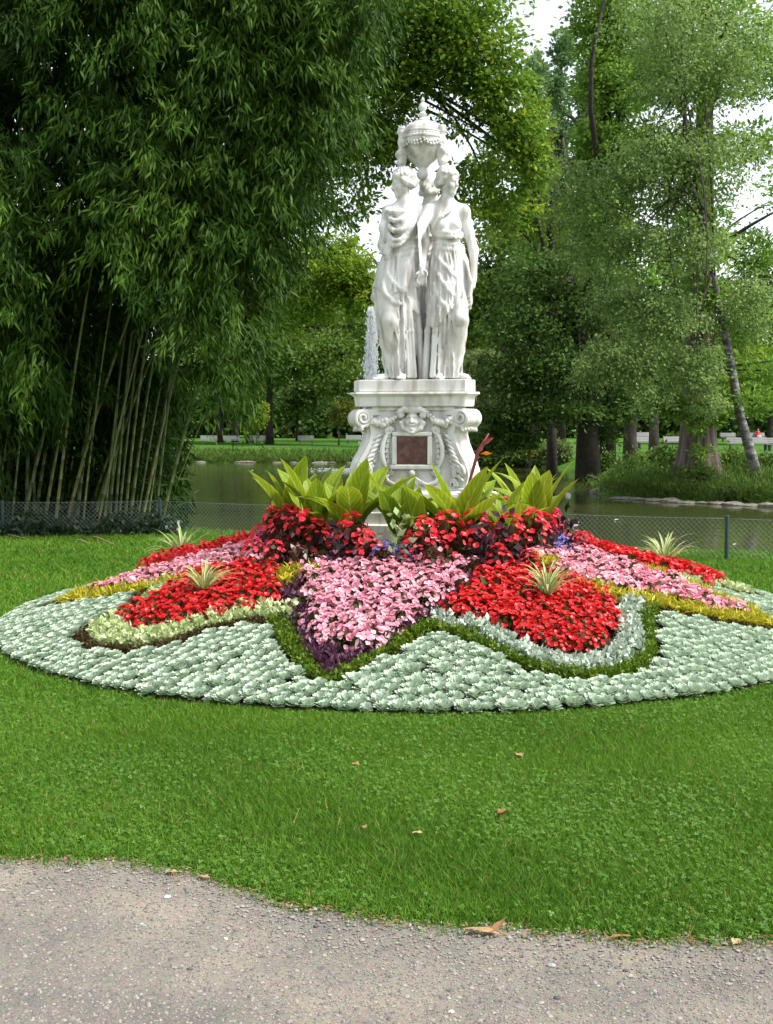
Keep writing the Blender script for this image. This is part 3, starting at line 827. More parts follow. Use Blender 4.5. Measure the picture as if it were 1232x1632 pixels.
# taller red begonias with bronze leaves round the monument
TALL_F = [dome_leaves(70, .13, .30, .085, .055, M['begonia_bronze'], 'bronze_leaves', inner=.35, droop=.3) for _ in range(4)]
TALL_B = [blossom_mesh(52, .138, .31, .046, M['red2'], 'scarlet_flowers', 4, .45, .4) for _ in range(4)]
TALL_P = [blossom_mesh(22, .130, .27, .045, M['pink2'], 'rose_flowers', 4, .2, .4) for _ in range(2)]
for rr, n, dz in ((1.44, 33, -.01), (1.18, 29, .05)):
    for k in range(n):
        a = 2 * math.pi * (k + .3 * (rr > 1.2)) / n + random.gauss(0, .04)
        x, y = rr * math.sin(a), -rr * math.cos(a)
        d = math.degrees(a) % 360
        if min(math.hypot(x - q[0], y + q[1]) for q in ((-.16, 1.20), (.64, 1.16), (.47, 1.22), (1.22, .45), (-.60, 1.20))) < .10: continue
        if rr > 1.4 and min(abs((d - q + 180) % 360 - 180) for q in PINK_TH) < 15: continue
        fl = TALL_P if (rr > 1.2 and abs((d + 11 + 180) % 360 - 180) < 30) else TALL_B
        s = .72 if rr > 1.2 else 1.0
        dd = (d + 180) % 360 - 180
        side = ('outer row ' if rr > 1.4 else 'inner row ') + ('below the plaque' if abs(dd) < 25 else ('behind the monument' if abs(dd) > 120 else (('bamboo' if dd < 0 else 'fence') + ' side of the monument' + (', towards the path' if abs(dd) < 70 else ''))))
        plant('tall_begonia', [('foliage', TALL_F), ('blossoms', fl)], x, y,
              'bronze leaved begonia with scarlet flowers, ' + side if fl is TALL_B else 'bronze leaved begonia with rose pink flowers above the pink heart',
              'begonia', 'tall red begonias, ' + side if fl is TALL_B else 'rose begonias above the pink heart', s * .85, s * 1.18, dz)

for az_, rr_, fl_ in ((-18, 1.24, TALL_B), (-12, 1.36, TALL_P), (-2, 1.26, TALL_B), (6, 1.20, TALL_B), (4, 1.38, TALL_P)):
    plant('tall_begonia', [('foliage', TALL_F), ('blossoms', fl_)], rr_ * math.sin(R_(az_)), -rr_ * math.cos(R_(az_)),
          'bronze begonia beside the white variegated plant, ' + ('scarlet' if fl_ is TALL_B else 'rose') + ' flowers', 'begonia', 'begonias beside the variegated plant, ' + ('scarlet' if fl_ is TALL_B else 'rose'), .78, .95, .02)

# long-bladed leaves
def blade(L, W, el0, curl, ns=9, nw=4, fold=.25, wave=0.0, mid=.45, petiole=.12, seed=0):
    "one arching blade rooted at the origin, leaning along +Y; returns verts, faces, leaf coords"
    rg = np.random.default_rng(seed)
    V, C = [], []
    p = np.zeros(3); e = el0; ds = L / ns
    for i in range(ns + 1):
        s = i / ns
        if s < petiole: w = W * .12
        else:
            q = (s - petiole) / (1 - petiole)
            w = W * max(.02, (math.sin(math.pi * min(1, q ** (.75 if mid < .5 else 1.0)))) ** .8)
        if i == ns: w = W * .015
        tdir = np.array([0, math.cos(e), math.sin(e)]); nrm = np.array([0, -math.sin(e), math.cos(e)])
        for j in range(-nw, nw + 1):
            u = j / nw
            V.append(p + np.array([u * w / 2, 0, 0]) + nrm * (abs(u) * w * .5 * fold + wave * w * math.sin(s * 11 + u * 2 + seed) * abs(u)))
            C.append((abs(u), s, 0))
        p = p + tdir * ds; e -= curl * ds / L * (0.4 + 1.2 * s)
    m = 2 * nw + 1
    F = np.array([(i * m + j, i * m + j + 1, (i + 1) * m + j + 1, (i + 1) * m + j) for i in range(ns) for j in range(m - 1)])
    return np.array(V), F, np.array(C)
def blade_mesh(name, *a, mat=None, **k):
    V, F, C = blade(*a, **k)
    return new_mesh(name, V, F, mat, True, {'lc': ('FLOAT_VECTOR', 'POINT', C)})
CAN = [blade_mesh('canna_leaf', L, W, R_(78), cu, mat=M[mm], fold=fo, wave=.04, seed=i)
       for i, (L, W, cu, fo, mm) in enumerate([(.62, .165, .35, .30, 'canna'), (.58, .19, .6, .22, 'canna'), (.55, .16, .9, .25, 'canna_dark'), (.60, .18, .25, .42, 'canna'), (.52, .17, 1.3, .2, 'canna')])]
def canna(px, r_, az, s, n, label, lean=0.0, zoff=0.0):
    x, y = r_ * math.sin(R_(az)), -r_ * math.cos(R_(az))
    o = empty('canna_plant', bed_loc(x, y, 0), 0, s)
    rg = random.Random(px)
    mb = MB(); mb.tube([(0, 0, -.02), (.01, 0, .15), (.0, .01, .32)], [.016, .014, .008], 7)
    link('stem', mb.mesh('canna_stem', M['canna_dark'], True), o)
    for k in range(n):
        a = 2 * math.pi * k / n + rg.uniform(-.35, .35)
        tilt = rg.uniform(.10, .60) if k % 3 else rg.uniform(.0, .2)
        l = link('leaf', CAN[rg.randrange(5)], o, (0, 0, .04 + .16 * rg.random()), (-tilt, 0, a), rg.uniform(.85, 1.12))
    return tag(o, label, 'canna', 'cannas planted round the monument')
canna(1, 1.05, -78, 1.0, 10, 'yellow-green canna nearest the bamboo at the foot of the monument')
canna(2, .98, -56, 1.08, 11, 'second yellow-green canna from the bamboo, under the fountain')
canna(3, .92, -34, 1.12, 11, 'broad yellow-green canna under the cloaked woman')
canna(4, .86, -10, 1.0, 10, 'low yellow-green canna under the dark plaque')
cf = canna(5, .92, 20, 1.14, 11, 'yellow-green canna with the orange flower spike')
canna(11, .98, 0, .78, 8, 'small canna rooted before the middle of the pedestal base')
canna(6, 1.0, 44, .80, 9, 'yellow-green canna growing before the stone foot block')
canna(7, 1.05, 68, 1.12, 12, 'large yellow-green canna spreading beside the stone foot block')
canna(8, 1.0, 98, 1.0, 9, 'yellow-green canna on the fence side of the monument')
canna(9, .95, -110, 1.0, 8, 'yellow-green canna half hidden behind the pedestal on the fountain side')
canna(10, .95, 150, 1.0, 8, 'yellow-green canna growing behind the pedestal')
mb = MB(); mb.tube([(.03, -.02, .2), (.07, -.03, .5), (.13, -.04, .72), (.20, -.05, .84)], [.009, .009, .013, .005], 7)
link('flower_stalk', mb.mesh('canna_stalk', M['canna_flower'], True), cf)
V, F = kites(np.array([(.13, -.04, .72), (.14, -.045, .74), (.12, -.04, .69), (.15, -.05, .76)]), np.array([(.6, -.1, .8), (.75, -.2, .7), (.5, .1, .9), (.9, -.1, .55)]), np.array([.14, .12, .12, .1]), .03)
link('bract', leafmesh('canna_bract', V, F, np.array([.3, .6, .8, .4]), M['canna_flower']), cf)
V, F = kites(np.array([(.14, -.05, .70), (.15, -.05, .705)]), np.array([(1, -.3, .12), (1, -.1, .0)]), np.array([.09, .075]), .03)
link('petal', leafmesh('canna_petal', V, F, np.array([.3, .6]), M['orange']), cf)

def spider(th, t, r_, label, s=1.0, n=52):
    s *= 1.12
    x, y = bp(th, t, r_)
    rg = np.random.default_rng(int(th) + 500)
    parts = []
    Vs, Fs, Cs, off = [], [], [], 0
    for k in range(n):
        V, F, C = blade(rg.uniform(.20, .36), rg.uniform(.012, .018), rg.uniform(R_(48), R_(88)), rg.uniform(1.0, 2.3), ns=7, nw=2, fold=.3, petiole=.0, mid=.6, seed=k)
        a = rg.uniform(0, 6.28)
        V = np.stack([V[:, 0] * math.cos(a) - V[:, 1] * math.sin(a), V[:, 0] * math.sin(a) + V[:, 1] * math.cos(a), np.maximum(V[:, 2], .05)], 1)
        Vs.append(V); Fs.append(F + off); Cs.append(C); off += len(V)
    o = link('spider_plant', new_mesh('spider_plant', np.concatenate(Vs), np.concatenate(Fs), M['spider'], True, {'lc': ('FLOAT_VECTOR', 'POINT', np.concatenate(Cs))}), None, bed_loc(x, y, .05), None, s)
    tag(o, label, 'spider plant', 'striped spider plants in the red carpets')
spider(25, .02, 2.02, 'striped spider plant in the red carpet edged with silver foliage')
spider(-47, -.02, 2.12, 'striped spider plant in the red carpet edged with cream foliage')
spider(97, .05, 2.25, 'striped spider plant in the far red carpet by the wire fence', 1.15)
spider(-112, -.05, 2.35, 'striped spider plant in the far red strip near the bamboo', 1.2)
spider(169, 0, 2.1, 'striped spider plant in the red carpet behind the monument')

# coleus and variegated plants
def bush(name, x, y, h, a, n, L, W, mat, label, cat, stem=True):
    o = empty(name, bed_loc(x, y), random.uniform(0, 6))
    link('foliage', dome_leaves(n, a, h, L, W, mat, name + '_leaves', inner=.25, droop=.25), o)
    mb = MB(); mb.tube([(0, 0, -.02), (.01, 0, h * .7)], [.008, .004], 6); link('stem', mb.mesh('bush_stem', M['bark'], True), o)
    return tag(o, label, cat)
bush('variegated_plant', *bp(0, -.16, 1.20), .50, .19, 90, .085, .045, M['white_var'], 'white and green variegated plant between the cannas below the plaque', 'variegated plant')
bush('coleus_plant', *bp(0, .64, 1.16), .56, .12, 60, .08, .05, M['coleus'], 'nearly black purple coleus before the stone base block', 'coleus')
bush('coleus_plant', *bp(0, .47, 1.22), .40, .10, 50, .08, .05, M['coleus'], 'shorter black purple coleus beside the canna with the flower spike', 'coleus')
bush('coleus_plant', *bp(0, 1.22, .45), .56, .13, 60, .09, .05, M['coleus'], 'black purple coleus behind the large canna on the fence side', 'coleus')
bush('coleus_plant', *bp(0, -.60, 1.20), .40, .12, 55, .08, .05, M['coleus'], 'black purple coleus among red begonias under the cannas on the fountain side', 'coleus')
for th, tt, rr, w in ((-11, -.62, 1.52, 'cream-edged red carpet'), (25, .42, 1.40, 'silver-edged red carpet')):
    for k in range(6):
        x, y = bp(th, tt + random.gauss(0, .07), rr + random.gauss(0, .05))
        plant('golden_plant', [('leaves', GOLD)], x, y, 'golden yellow tuft at the inner corner of the ' + w, 'golden plant', 'golden tufts at the ' + w, dz=.04)

# ------------------------------------------------------------ the monument
class Field:
    "signed distance field on a grid, meshed with surface nets"
    def __init__(s, lo, hi, h):
        s.lo = np.array(lo, float); s.h = h
        s.n = np.ceil((np.array(hi) - s.lo) / h).astype(int) + 1
        s.ax = [s.lo[i] + h * np.arange(s.n[i]) for i in range(3)]
        s.D = np.full(s.n, .3, np.float32)
    def sub(s, lo, hi):
        i0 = [max(0, int((lo[i] - s.lo[i]) / s.h)) for i in range(3)]
        i1 = [min(s.n[i], int((hi[i] - s.lo[i]) / s.h) + 2) for i in range(3)]
        sl = tuple(slice(a, max(a + 1, b)) for a, b in zip(i0, i1))
        X = s.ax[0][sl[0]][:, None, None]; Y = s.ax[1][sl[1]][None, :, None]; Z = s.ax[2][sl[2]][None, None, :]
        return sl, X, Y, Z
    def put(s, fn, lo, hi, k=.02, cut=False):
        pad = k + .03
        sl, X, Y, Z = s.sub(np.array(lo) - pad, np.array(hi) + pad)
        a = s.D[sl]; b = fn(X, Y, Z)
        if cut:
            t = np.clip(.5 + .5 * (b + a) / k, 0, 1)          # smooth max(a, -b)
            s.D[sl] = -b * (1 - t) + a * t + k * t * (1 - t); return
        t = np.clip(.5 + .5 * (b - a) / k, 0, 1)
        s.D[sl] = b * (1 - t) + a * t - k * t * (1 - t)
    def cone(s, a, b, ra, rb=None, k=.02, cut=False):
        a = np.array(a, float); b = np.array(b, float); rb = ra if rb is None else rb
        d = b - a; L2 = max(d @ d, 1e-9)
        def f(X, Y, Z):
            t = np.clip(((X - a[0]) * d[0] + (Y - a[1]) * d[1] + (Z - a[2]) * d[2]) / L2, 0, 1)
            return np.sqrt((X - a[0] - d[0] * t) ** 2 + (Y - a[1] - d[1] * t) ** 2 + (Z - a[2] - d[2] * t) ** 2) - (ra + (rb - ra) * t)
        m = max(ra, rb)
        s.put(f, np.minimum(a, b) - m, np.maximum(a, b) + m, k, cut)
    def chain(s, pts, rad, k=.015, cut=False):
        if not hasattr(rad, '__len__'): rad = [rad] * len(pts)
        for i in range(len(pts) - 1): s.cone(pts[i], pts[i + 1], rad[i], rad[i + 1], k, cut)
    def ell(s, c, r, k=.02, rz=0.0, cut=False, bumpf=None):
        c = np.array(c, float); r = np.array(r if hasattr(r, '__len__') else (r, r, r), float); ca, sa = math.cos(rz), math.sin(rz)
        def f(X, Y, Z):
            x = (X - c[0]) * ca + (Y - c[1]) * sa; y = -(X - c[0]) * sa + (Y - c[1]) * ca; z = Z - c[2]
            q = np.sqrt((x / r[0]) ** 2 + (y / r[1]) ** 2 + (z / r[2]) ** 2)
            q2 = np.sqrt((x / r[0] ** 2) ** 2 + (y / r[1] ** 2) ** 2 + (z / r[2] ** 2) ** 2)
            d = q * (q - 1) / np.maximum(q2, 1e-6)
            return d if bumpf is None else d - bumpf(x, y, z)
        m = r.max(); s.put(f, c - m, c + m, k, cut)
    def nets(s):
        D = s.D; n = D.shape
        S = D < 0
        c = np.zeros((n[0] - 1, n[1] - 1, n[2] - 1), np.int8)
        for i in (0, 1):
            for j in (0, 1):
                for k in (0, 1): c += S[i:n[0] - 1 + i, j:n[1] - 1 + j, k:n[2] - 1 + k]
        act = (c > 0) & (c < 8)
        I = np.argwhere(act); idx = np.full(act.shape, -1, np.int64); idx[act] = np.arange(len(I))
        acc = np.zeros((len(I), 3)); cnt = np.zeros(len(I))
        cor = [(i, j, k) for i in (0, 1) for j in (0, 1) for k in (0, 1)]
        val = {q: D[I[:, 0] + q[0], I[:, 1] + q[1], I[:, 2] + q[2]] for q in cor}
        for q in cor:
            for a in range(3):
                if q[a] == 0:
                    w = list(q); w[a] = 1; w = tuple(w)
                    va, vb = val[q], val[w]; mk = (va < 0) != (vb < 0)
                    t = np.where(mk, va / np.where(mk, va - vb, 1), 0)
                    p = np.tile(np.array(q, float), (len(I), 1)); p[:, a] += t
                    acc += p * mk[:, None]; cnt += mk
        V = s.lo + s.h * (I + acc / np.maximum(cnt, 1)[:, None])
        Fs = []
        for a in range(3):
            b, d = (a + 1) % 3, (a + 2) % 3
            s0 = [slice(None)] * 3; s1 = [slice(None)] * 3
            s0[a] = slice(0, n[a] - 1); s1[a] = slice(1, n[a])
            fl = S[tuple(s0)] != S[tuple(s1)]
            E = np.argwhere(fl)
            ok = (E[:, b] > 0) & (E[:, b] < n[b] - 1) & (E[:, d] > 0) & (E[:, d] < n[d] - 1)
            E = E[ok]
            ins = S[E[:, 0], E[:, 1], E[:, 2]]
            def cell(ob, od):
                q = E.copy(); q[:, b] -= ob; q[:, d] -= od
                return idx[q[:, 0], q[:, 1], q[:, 2]]
            Q = np.stack([cell(1, 1), cell(0, 1), cell(0, 0), cell(1, 0)], 1)
            Q[~ins] = Q[~ins][:, ::-1]
            Fs.append(Q)
        F = np.concatenate(Fs)
        return V, F[(F >= 0).all(1)]

def hand(f, w, dirn, side, s=1.0, curl=.35):
    "palm and five fingers from wrist w along dirn; side points to the thumb"
    w = np.array(w, float); d = unit(np.array(dirn, float)); sd = np.array(side, float); sd = unit(sd - d * (sd @ d)); nn = np.cross(d, sd)
    pc = w + d * .045 * s
    f.cone(w, pc + d * .02 * s, .021 * s, .026 * s, .012)
    f.cone(pc - sd * .014 * s, pc + sd * .014 * s + d * .02 * s, .018 * s, .018 * s, .01)
    for k, (o, L) in enumerate(((-.026, .058), (-.009, .074), (.009, .078), (.026, .068))):
        a = w + d * .078 * s + sd * o * s
        b = a + (d + nn * curl * .4) * L * .5 * s; c = b + unit(d + nn * curl * 1.5) * L * .5 * s
        f.cone(a, b, .0098 * s, .0088 * s, .004); f.cone(b, c, .0088 * s, .007 * s, .004)
    a = w + d * .03 * s + sd * .024 * s
    b = a + unit(d * .7 + sd * .7 + nn * .2) * .035 * s; c = b + unit(d + sd * .1 + nn * .2) * .03 * s
    f.cone(a, b, .0115 * s, .010 * s, .006); f.cone(b, c, .010 * s, .008 * s, .004)

def head(f, c, face, tilt=0.0):
    "classical head: centre c, facing angle face (0 = towards the camera, + towards +X)"
    c = np.array(c, float)
    fx, fy = math.sin(face), -math.cos(face)
    Fw = unit(np.array([fx, fy, -tilt])); Rt = np.array([-fy, fx, 0.0]); Up = np.cross(Rt, Fw) * 1.0
    if Up[2] < 0: Up = -Up
    P = lambda r_, f_, u_: c + Rt * r_ + Fw * f_ + Up * u_
    rz = math.atan2(fx, -fy)
    f.ell(P(0, -.012, .025), (.076, .093, .090), .02, rz)                 # skull
    f.ell(P(0, .032, -.035), (.055, .058, .082), .025, rz)                # face
    f.cone(P(-.012, .062, -.098), P(.012, .062, -.098), .020, .020, .02)  # chin
    f.cone(P(-.04, .005, -.075), P(0, .06, -.098), .022, .020, .02); f.cone(P(.04, .005, -.075), P(0, .06, -.098), .022, .020, .02)
    f.cone(P(-.028, .078, .006), P(.028, .078, .006), .012, .012, .012)   # brow
    for sg in (-1, 1):
        f.ell(P(sg * .027, .090, -.014), .014, .008, 0, True)             # eye socket
        f.ell(P(sg * .027, .076, -.015), (.014, .014, .010), .004)
        f.cone(P(sg * .02, .096, -.003), P(sg * .042, .078, -.004), .005, .004, .005)
        f.ell(P(sg * .034, .066, -.045), .022, .02)                       # cheek
        f.ell(P(sg * .075, -.002, -.02), (.014, .022, .03), .008, rz)     # ear
    f.chain([P(0, .088, .0), P(0, .104, -.040), P(0, .098, -.046)], [.0075, .0125, .011], .006)   # nose
    f.cone(P(-.017, .086, -.066), P(.017, .086, -.066), .0068, .0068, .005)
    f.cone(P(-.014, .084, -.078), P(.014, .084, -.078), .0075, .0075, .005)
    f.ell(P(0, .096, -.072), (.018, .006, .0025), .003, rz, True)
    wav = lambda x, y, z: .006 * np.sin(np.arctan2(x, y + .05) * 16 + 50 * z) + .004 * np.sin(z * 140 + 9 * np.arctan2(x, y))
    f.ell(P(0, -.022, .045), (.087, .095, .078), .01, rz, False, wav)     # wavy hair
    for sg in (-1, 1):                                                    # rolled locks along the brow
        f.chain([P(0, .072, .062), P(sg * .045, .058, .045), P(sg * .074, .02, .005), P(sg * .068, -.04, -.03), P(sg * .03, -.085, -.045)], [.016, .019, .021, .024, .024], .012)
    for k in range(9):
        a = -1.5 + 3 * k / 8
        f.ell(P(.082 * math.sin(a), .078 * math.cos(a) - .01, .058 + .012 * math.cos(3 * a)), .0165, .006)   # wreath of curls
    f.ell(P(0, -.098, -.012), (.046, .046, .048), .014, rz, False, wav)   # knot of hair

def fold(s): return np.abs(np.sin(s))
def skirt(f, zs, cx, cy, a, b, amp, n, ph, knees=(), tw=0.0, ztop=1.1, zbot=.01, edge=None, k=.02, seed=0.0):
    "draped cloth: an ellipse stack with hanging folds, smooth where a limb presses against it"
    zs = np.array(zs)
    lo = (min(cx) - max(a) - .07, min(cy) - max(b) - .07, zbot - .02); hi = (max(cx) + max(a) + .07, max(cy) + max(b) + .07, ztop + .02)
    def fn(X, Y, Z):
        Zf = Z
        c0 = np.interp(Zf, zs, cx); c1 = np.interp(Zf, zs, cy); aa = np.interp(Zf, zs, a); bb = np.interp(Zf, zs, b); am = np.interp(Zf, zs, amp)
        x = X - c0; y = Y - c1
        r = np.sqrt(x * x + y * y) + 1e-6; q = np.sqrt((x / aa) ** 2 + (y / bb) ** 2)
        th = np.arctan2(x, -y)
        s = th * n + .7 * np.sin(2.3 * th + seed) + .5 * np.sin(5.1 * th + 2 * seed) + ph + tw * Zf
        fo = .62 * fold(s) + .38 * fold(s * 1.9 + 1.3 + 2.1 * Zf + .8 * np.sin(4 * Zf + th))
        w = np.ones_like(th)
        for (ka, kw, z0, z1) in knees:
            dd = (th - ka + math.pi) % (2 * math.pi) - math.pi
            w = w * (1 - .92 * np.exp(-(dd / kw) ** 2) * np.clip((Zf - z0) / .12, 0, 1) * np.clip((z1 - Zf) / .12, 0, 1))
        cr = .0055 * np.sin(26 * Zf + 7 * np.sin(3 * th + seed)) * np.sin(5 * th + 9 * Zf + seed) + .004 * np.sin(44 * Zf + 6 * np.sin(5 * th))
        d = (q - 1) * r / np.maximum(q, 1e-6) - 1.9 * am * (fo - .48) * w - cr * (.35 + .65 * w)
        zb = zbot if edge is None else edge(th)
        return np.maximum(np.maximum(d, Zf - ztop), zb - Zf) * .85
    f.put(fn, lo, hi, k)

def grooves(f, zs, cx, cy, a, b, ths, z0, z1, r, dr=0.0, seed=0):
    "narrow valleys carved between the hanging pleats"
    rg = random.Random(seed)
    for th in ths:
        P, Rr = [], []
        za = z1 + rg.uniform(-.12, .05); sw = rg.uniform(-.10, .10)
        for i in range(9):
            s = i / 8; z = za + (z0 - za) * s
            t2 = th + sw * s + .05 * math.sin(6 * s + th * 9)
            A = float(np.interp(z, zs, a)) + dr; B_ = float(np.interp(z, zs, b)) + dr
            P.append((float(np.interp(z, zs, cx)) + A * math.sin(t2), float(np.interp(z, zs, cy)) - B_ * math.cos(t2), z))
            Rr.append(r * (.35 + .75 * s))
        f.chain(P, Rr, .006, True)

def swag(f, p0, p1, sag, out, r, n=9, k=.012, bulge=0.0):
    "hanging roll of cloth between two points"
    p0 = np.array(p0, float); p1 = np.array(p1, float); pts = []
    for i in range(n + 1):
        t = i / n; p = p0 * (1 - t) + p1 * t
        w = 4 * t * (1 - t)
        pts.append(p + np.array([out[0] * w, out[1] * w, -sag * w]))
    r *= .74
    w1 = .0022 * math.sin(p0[2] * 91)
    pts = [q + np.array([0, 0, w1 * math.sin(3.1 * i + p0[0] * 40)]) for i, q in enumerate(pts)]
    f.chain(pts, [r * (.35 + .65 * (4 * (i / n) * (1 - i / n)) ** .6) for i in range(n + 1)], k * 2.0)

def foot(f, ank, ang, s=1.0):
    a = np.array(ank, float); d = np.array([math.sin(ang), -math.cos(ang), 0.0])
    h = a.copy(); h[2] = .036
    f.cone(a, h - d * .02, .040, .036, .02)
    f.cone(h - d * .02, h + d * .115 + np.array([0, 0, -.012]), .036, .026, .02)
    sd = np.array([-d[1], d[0], 0])
    for k in range(5):
        o = (k - 2) * .0135
        f.cone(h + d * .11 + sd * o + np.array([0, 0, -.016]), h + d * (.165 - .012 * abs(k - 1)) + sd * o * 1.15 + np.array([0, 0, -.023]), .0125, .0105, .005)

def torso(f, hip, waist, chest, neck, hd, shl, shr, face, bust=True):
    fx, fy = math.sin(face), -math.cos(face); Rt = np.array([-fy, fx, 0.0]); Fw = np.array([fx, fy, 0.0])
    hip, waist, chest, neck, hd = [np.array(q, float) for q in (hip, waist, chest, neck, hd)]
    f.ell(hip, (.155, .125, .16), .04, face); f.ell(waist, (.122, .095, .16), .05, face)
    f.ell(chest, (.145, .105, .17), .04, face)
    f.cone(shl, shr, .052, .052, .05)
    f.cone(neck - np.array([0, 0, .06]), hd + np.array([0, 0, -.05]) - Fw * .01, .056, .050, .03)
    for sh in (shl, shr):
        f.cone(np.array(sh, float), neck + np.array([0, 0, .0]), .048, .045, .05)
    if bust:
        for sg in (-1, 1): f.ell(chest + Rt * sg * .066 + Fw * .078 + np.array([0, 0, -.01]), (.056, .052, .056), .022, face)

def figure_open(h):
    "the woman on the fence side: bare shoulder, arm reaching across, one knee forward"
    f = Field((-.02, -.48, -.02), (.56, .14, 1.83), h)
    v = -.14; fa = R_(14)
    torso(f, (.250, v, .88), (.245, v, 1.09), (.238, v, 1.27), (.245, v + .005, 1.45), (.262, v - .01, 1.625), (.105, v + .01, 1.395), (.395, v + .02, 1.385), fa)
    head(f, (.262, v - .01, 1.632), R_(48), .12)
    # arm across the body: sleeve band at the elbow, forearm hanging to the joined hands
    sh, el, wr = (.095, v - .01, 1.385), (-.040 + .0, v - .15, 1.14), (-.005, v - .19, .905)
    f.cone(sh, el, .054, .043, .03); f.cone(el, wr, .043, .026, .02)
    m = np.array(sh) * .28 + np.array(el) * .72
    d = unit(np.array(el) - np.array(sh)); f.cone(m - d * .008, m + d * .008, .054, .054, .006); f.cone(m + d * .028, m + d * .030, .052, .052, .005)
    hand(f, wr, (.20, -.05, -1), (.9, -.5, 0), 1.0)
    # hanging arm
    f.chain([(.405, v + .02, 1.375), (.478, v + .02, 1.07), (.470, v - .03, .83)], [.053, .042, .026], .03)
    hand(f, (.470, v - .03, .83), (-.25, -.15, -1), (-.3, -.9, 0), 1.0)
    # legs under the cloth
    f.chain([(.19, v, .86), (.172, v - .03, .46), (.165, v + .01, .07)], [.10, .062, .045], .03)
    f.chain([(.31, v, .86), (.335, v - .155, .50), (.338, v - .02, .10)], [.105, .068, .045], .03)
    foot(f, (.165, v - .03, .08), R_(8)); foot(f, (.345, v - .02, .08), R_(42))
    kn = R_(20)
    skirt(f, [0, .25, .5, .75, .95, 1.1], [.235, .24, .25, .252, .25, .245], [v, v, v - .01, v, v, v],
          [.112, .138, .160, .172, .158, .125], [.11, .125, .142, .138, .122, .100], [.034, .032, .026, .018, .010, .006],
          8.5, .4, [(R_(38), .50, .12, 1.2), (R_(-42), .26, .3, 1.2)], 1.2, 1.12, .015, None, .02, .7)
    # tunic over-fall cut on the diagonal
    skirt(f, [.4, .7, .95, 1.1], [.245, .250, .25, .245], [v - .005, v - .005, v, v], [.196, .190, .168, .132], [.165, .158, .132, .106], [.026, .022, .012, .006],
          7.0, 1.1, [(R_(40), .42, .5, 1.0)], .6, 1.10, .4, lambda th: .60 + .13 * np.sin(th * 1.0 - .7) + .045 * np.sin(3.2 * th + 1), .008, 2.1)
    # deep hanging pleats between the legs
    for i, (u, w) in enumerate(((.105, .013), (.130, .016), (.215, .017), (.242, .014), (.268, .012))):
        f.chain([(u + .02, v - .10, .70), (u + .005, v - .125, .40), (u, v - .11, .03)], [w * .3, w * .8, w * 1.1], .012)
    f.chain([(.10, v - .09, .66), (.062, v - .06, .40), (.055, v - .04, .02)], [.02, .028, .035], .02)
    Z_ = [0, .25, .5, .75, .95, 1.1]; G = (Z_, [.235, .24, .25, .252, .25, .245], [v, v, v - .01, v, v, v], [.112, .138, .160, .172, .158, .125], [.11, .125, .142, .138, .122, .100])
    grooves(f, *G, [R_(q) for q in (-78, -62, -48, -20, -8, 4, 14, 68, 84)], .02, .60, .0135, .012, 1)
    grooves(f, [.4, .7, .95, 1.1], [.245, .250, .25, .245], [v - .005, v - .005, v, v], [.196, .190, .168, .132], [.165, .158, .132, .106], [R_(q) for q in (-70, -52, -36, -20, -5, 10, 30, 55, 72)], .62, 1.0, .0115, .012, 2)
    # bodice: rolled edge under the bust, belt, loose folds
    for z, r_, sg in ((1.195, .020, .030), (1.170, .015, .045), (1.10, .014, .02), (1.065, .016, .035)):
        swag(f, (.115, v - .045, z + .02), (.385, v - .03, z + .005), sg * .6, (.01, -.085 if z > 1.15 else -.062), r_)
    swag(f, (.115, v - .05, 1.22), (.30, v - .06, 1.39), -.005, (-.02, -.10), .014)
    swag(f, (.135, v - .08, 1.02), (.36, v - .08, .80), .03, (0, -.062), .013); swag(f, (.13, v - .10, .90), (.33, v - .10, .66), .05, (0, -.058), .014)
    swag(f, (.10, v - .09, .78), (.29, v - .12, .56), .06, (0, -.05), .015)
    # shawl end falling from the hanging hand
    for i in range(4):
        o = i * .020
        f.chain([(.395 - .01 * i, v - .055 - .3 * o, 1.03), (.418 + o * .3, v - .07 - o, .80), (.432 - o * .25, v - .065 - o, .585 + .03 * i)], [.010, .017, .012], .010)
    f.cone((.40, v - .06, .98), (.425, v - .06, .64), .022, .030, .02)
    return f.nets()

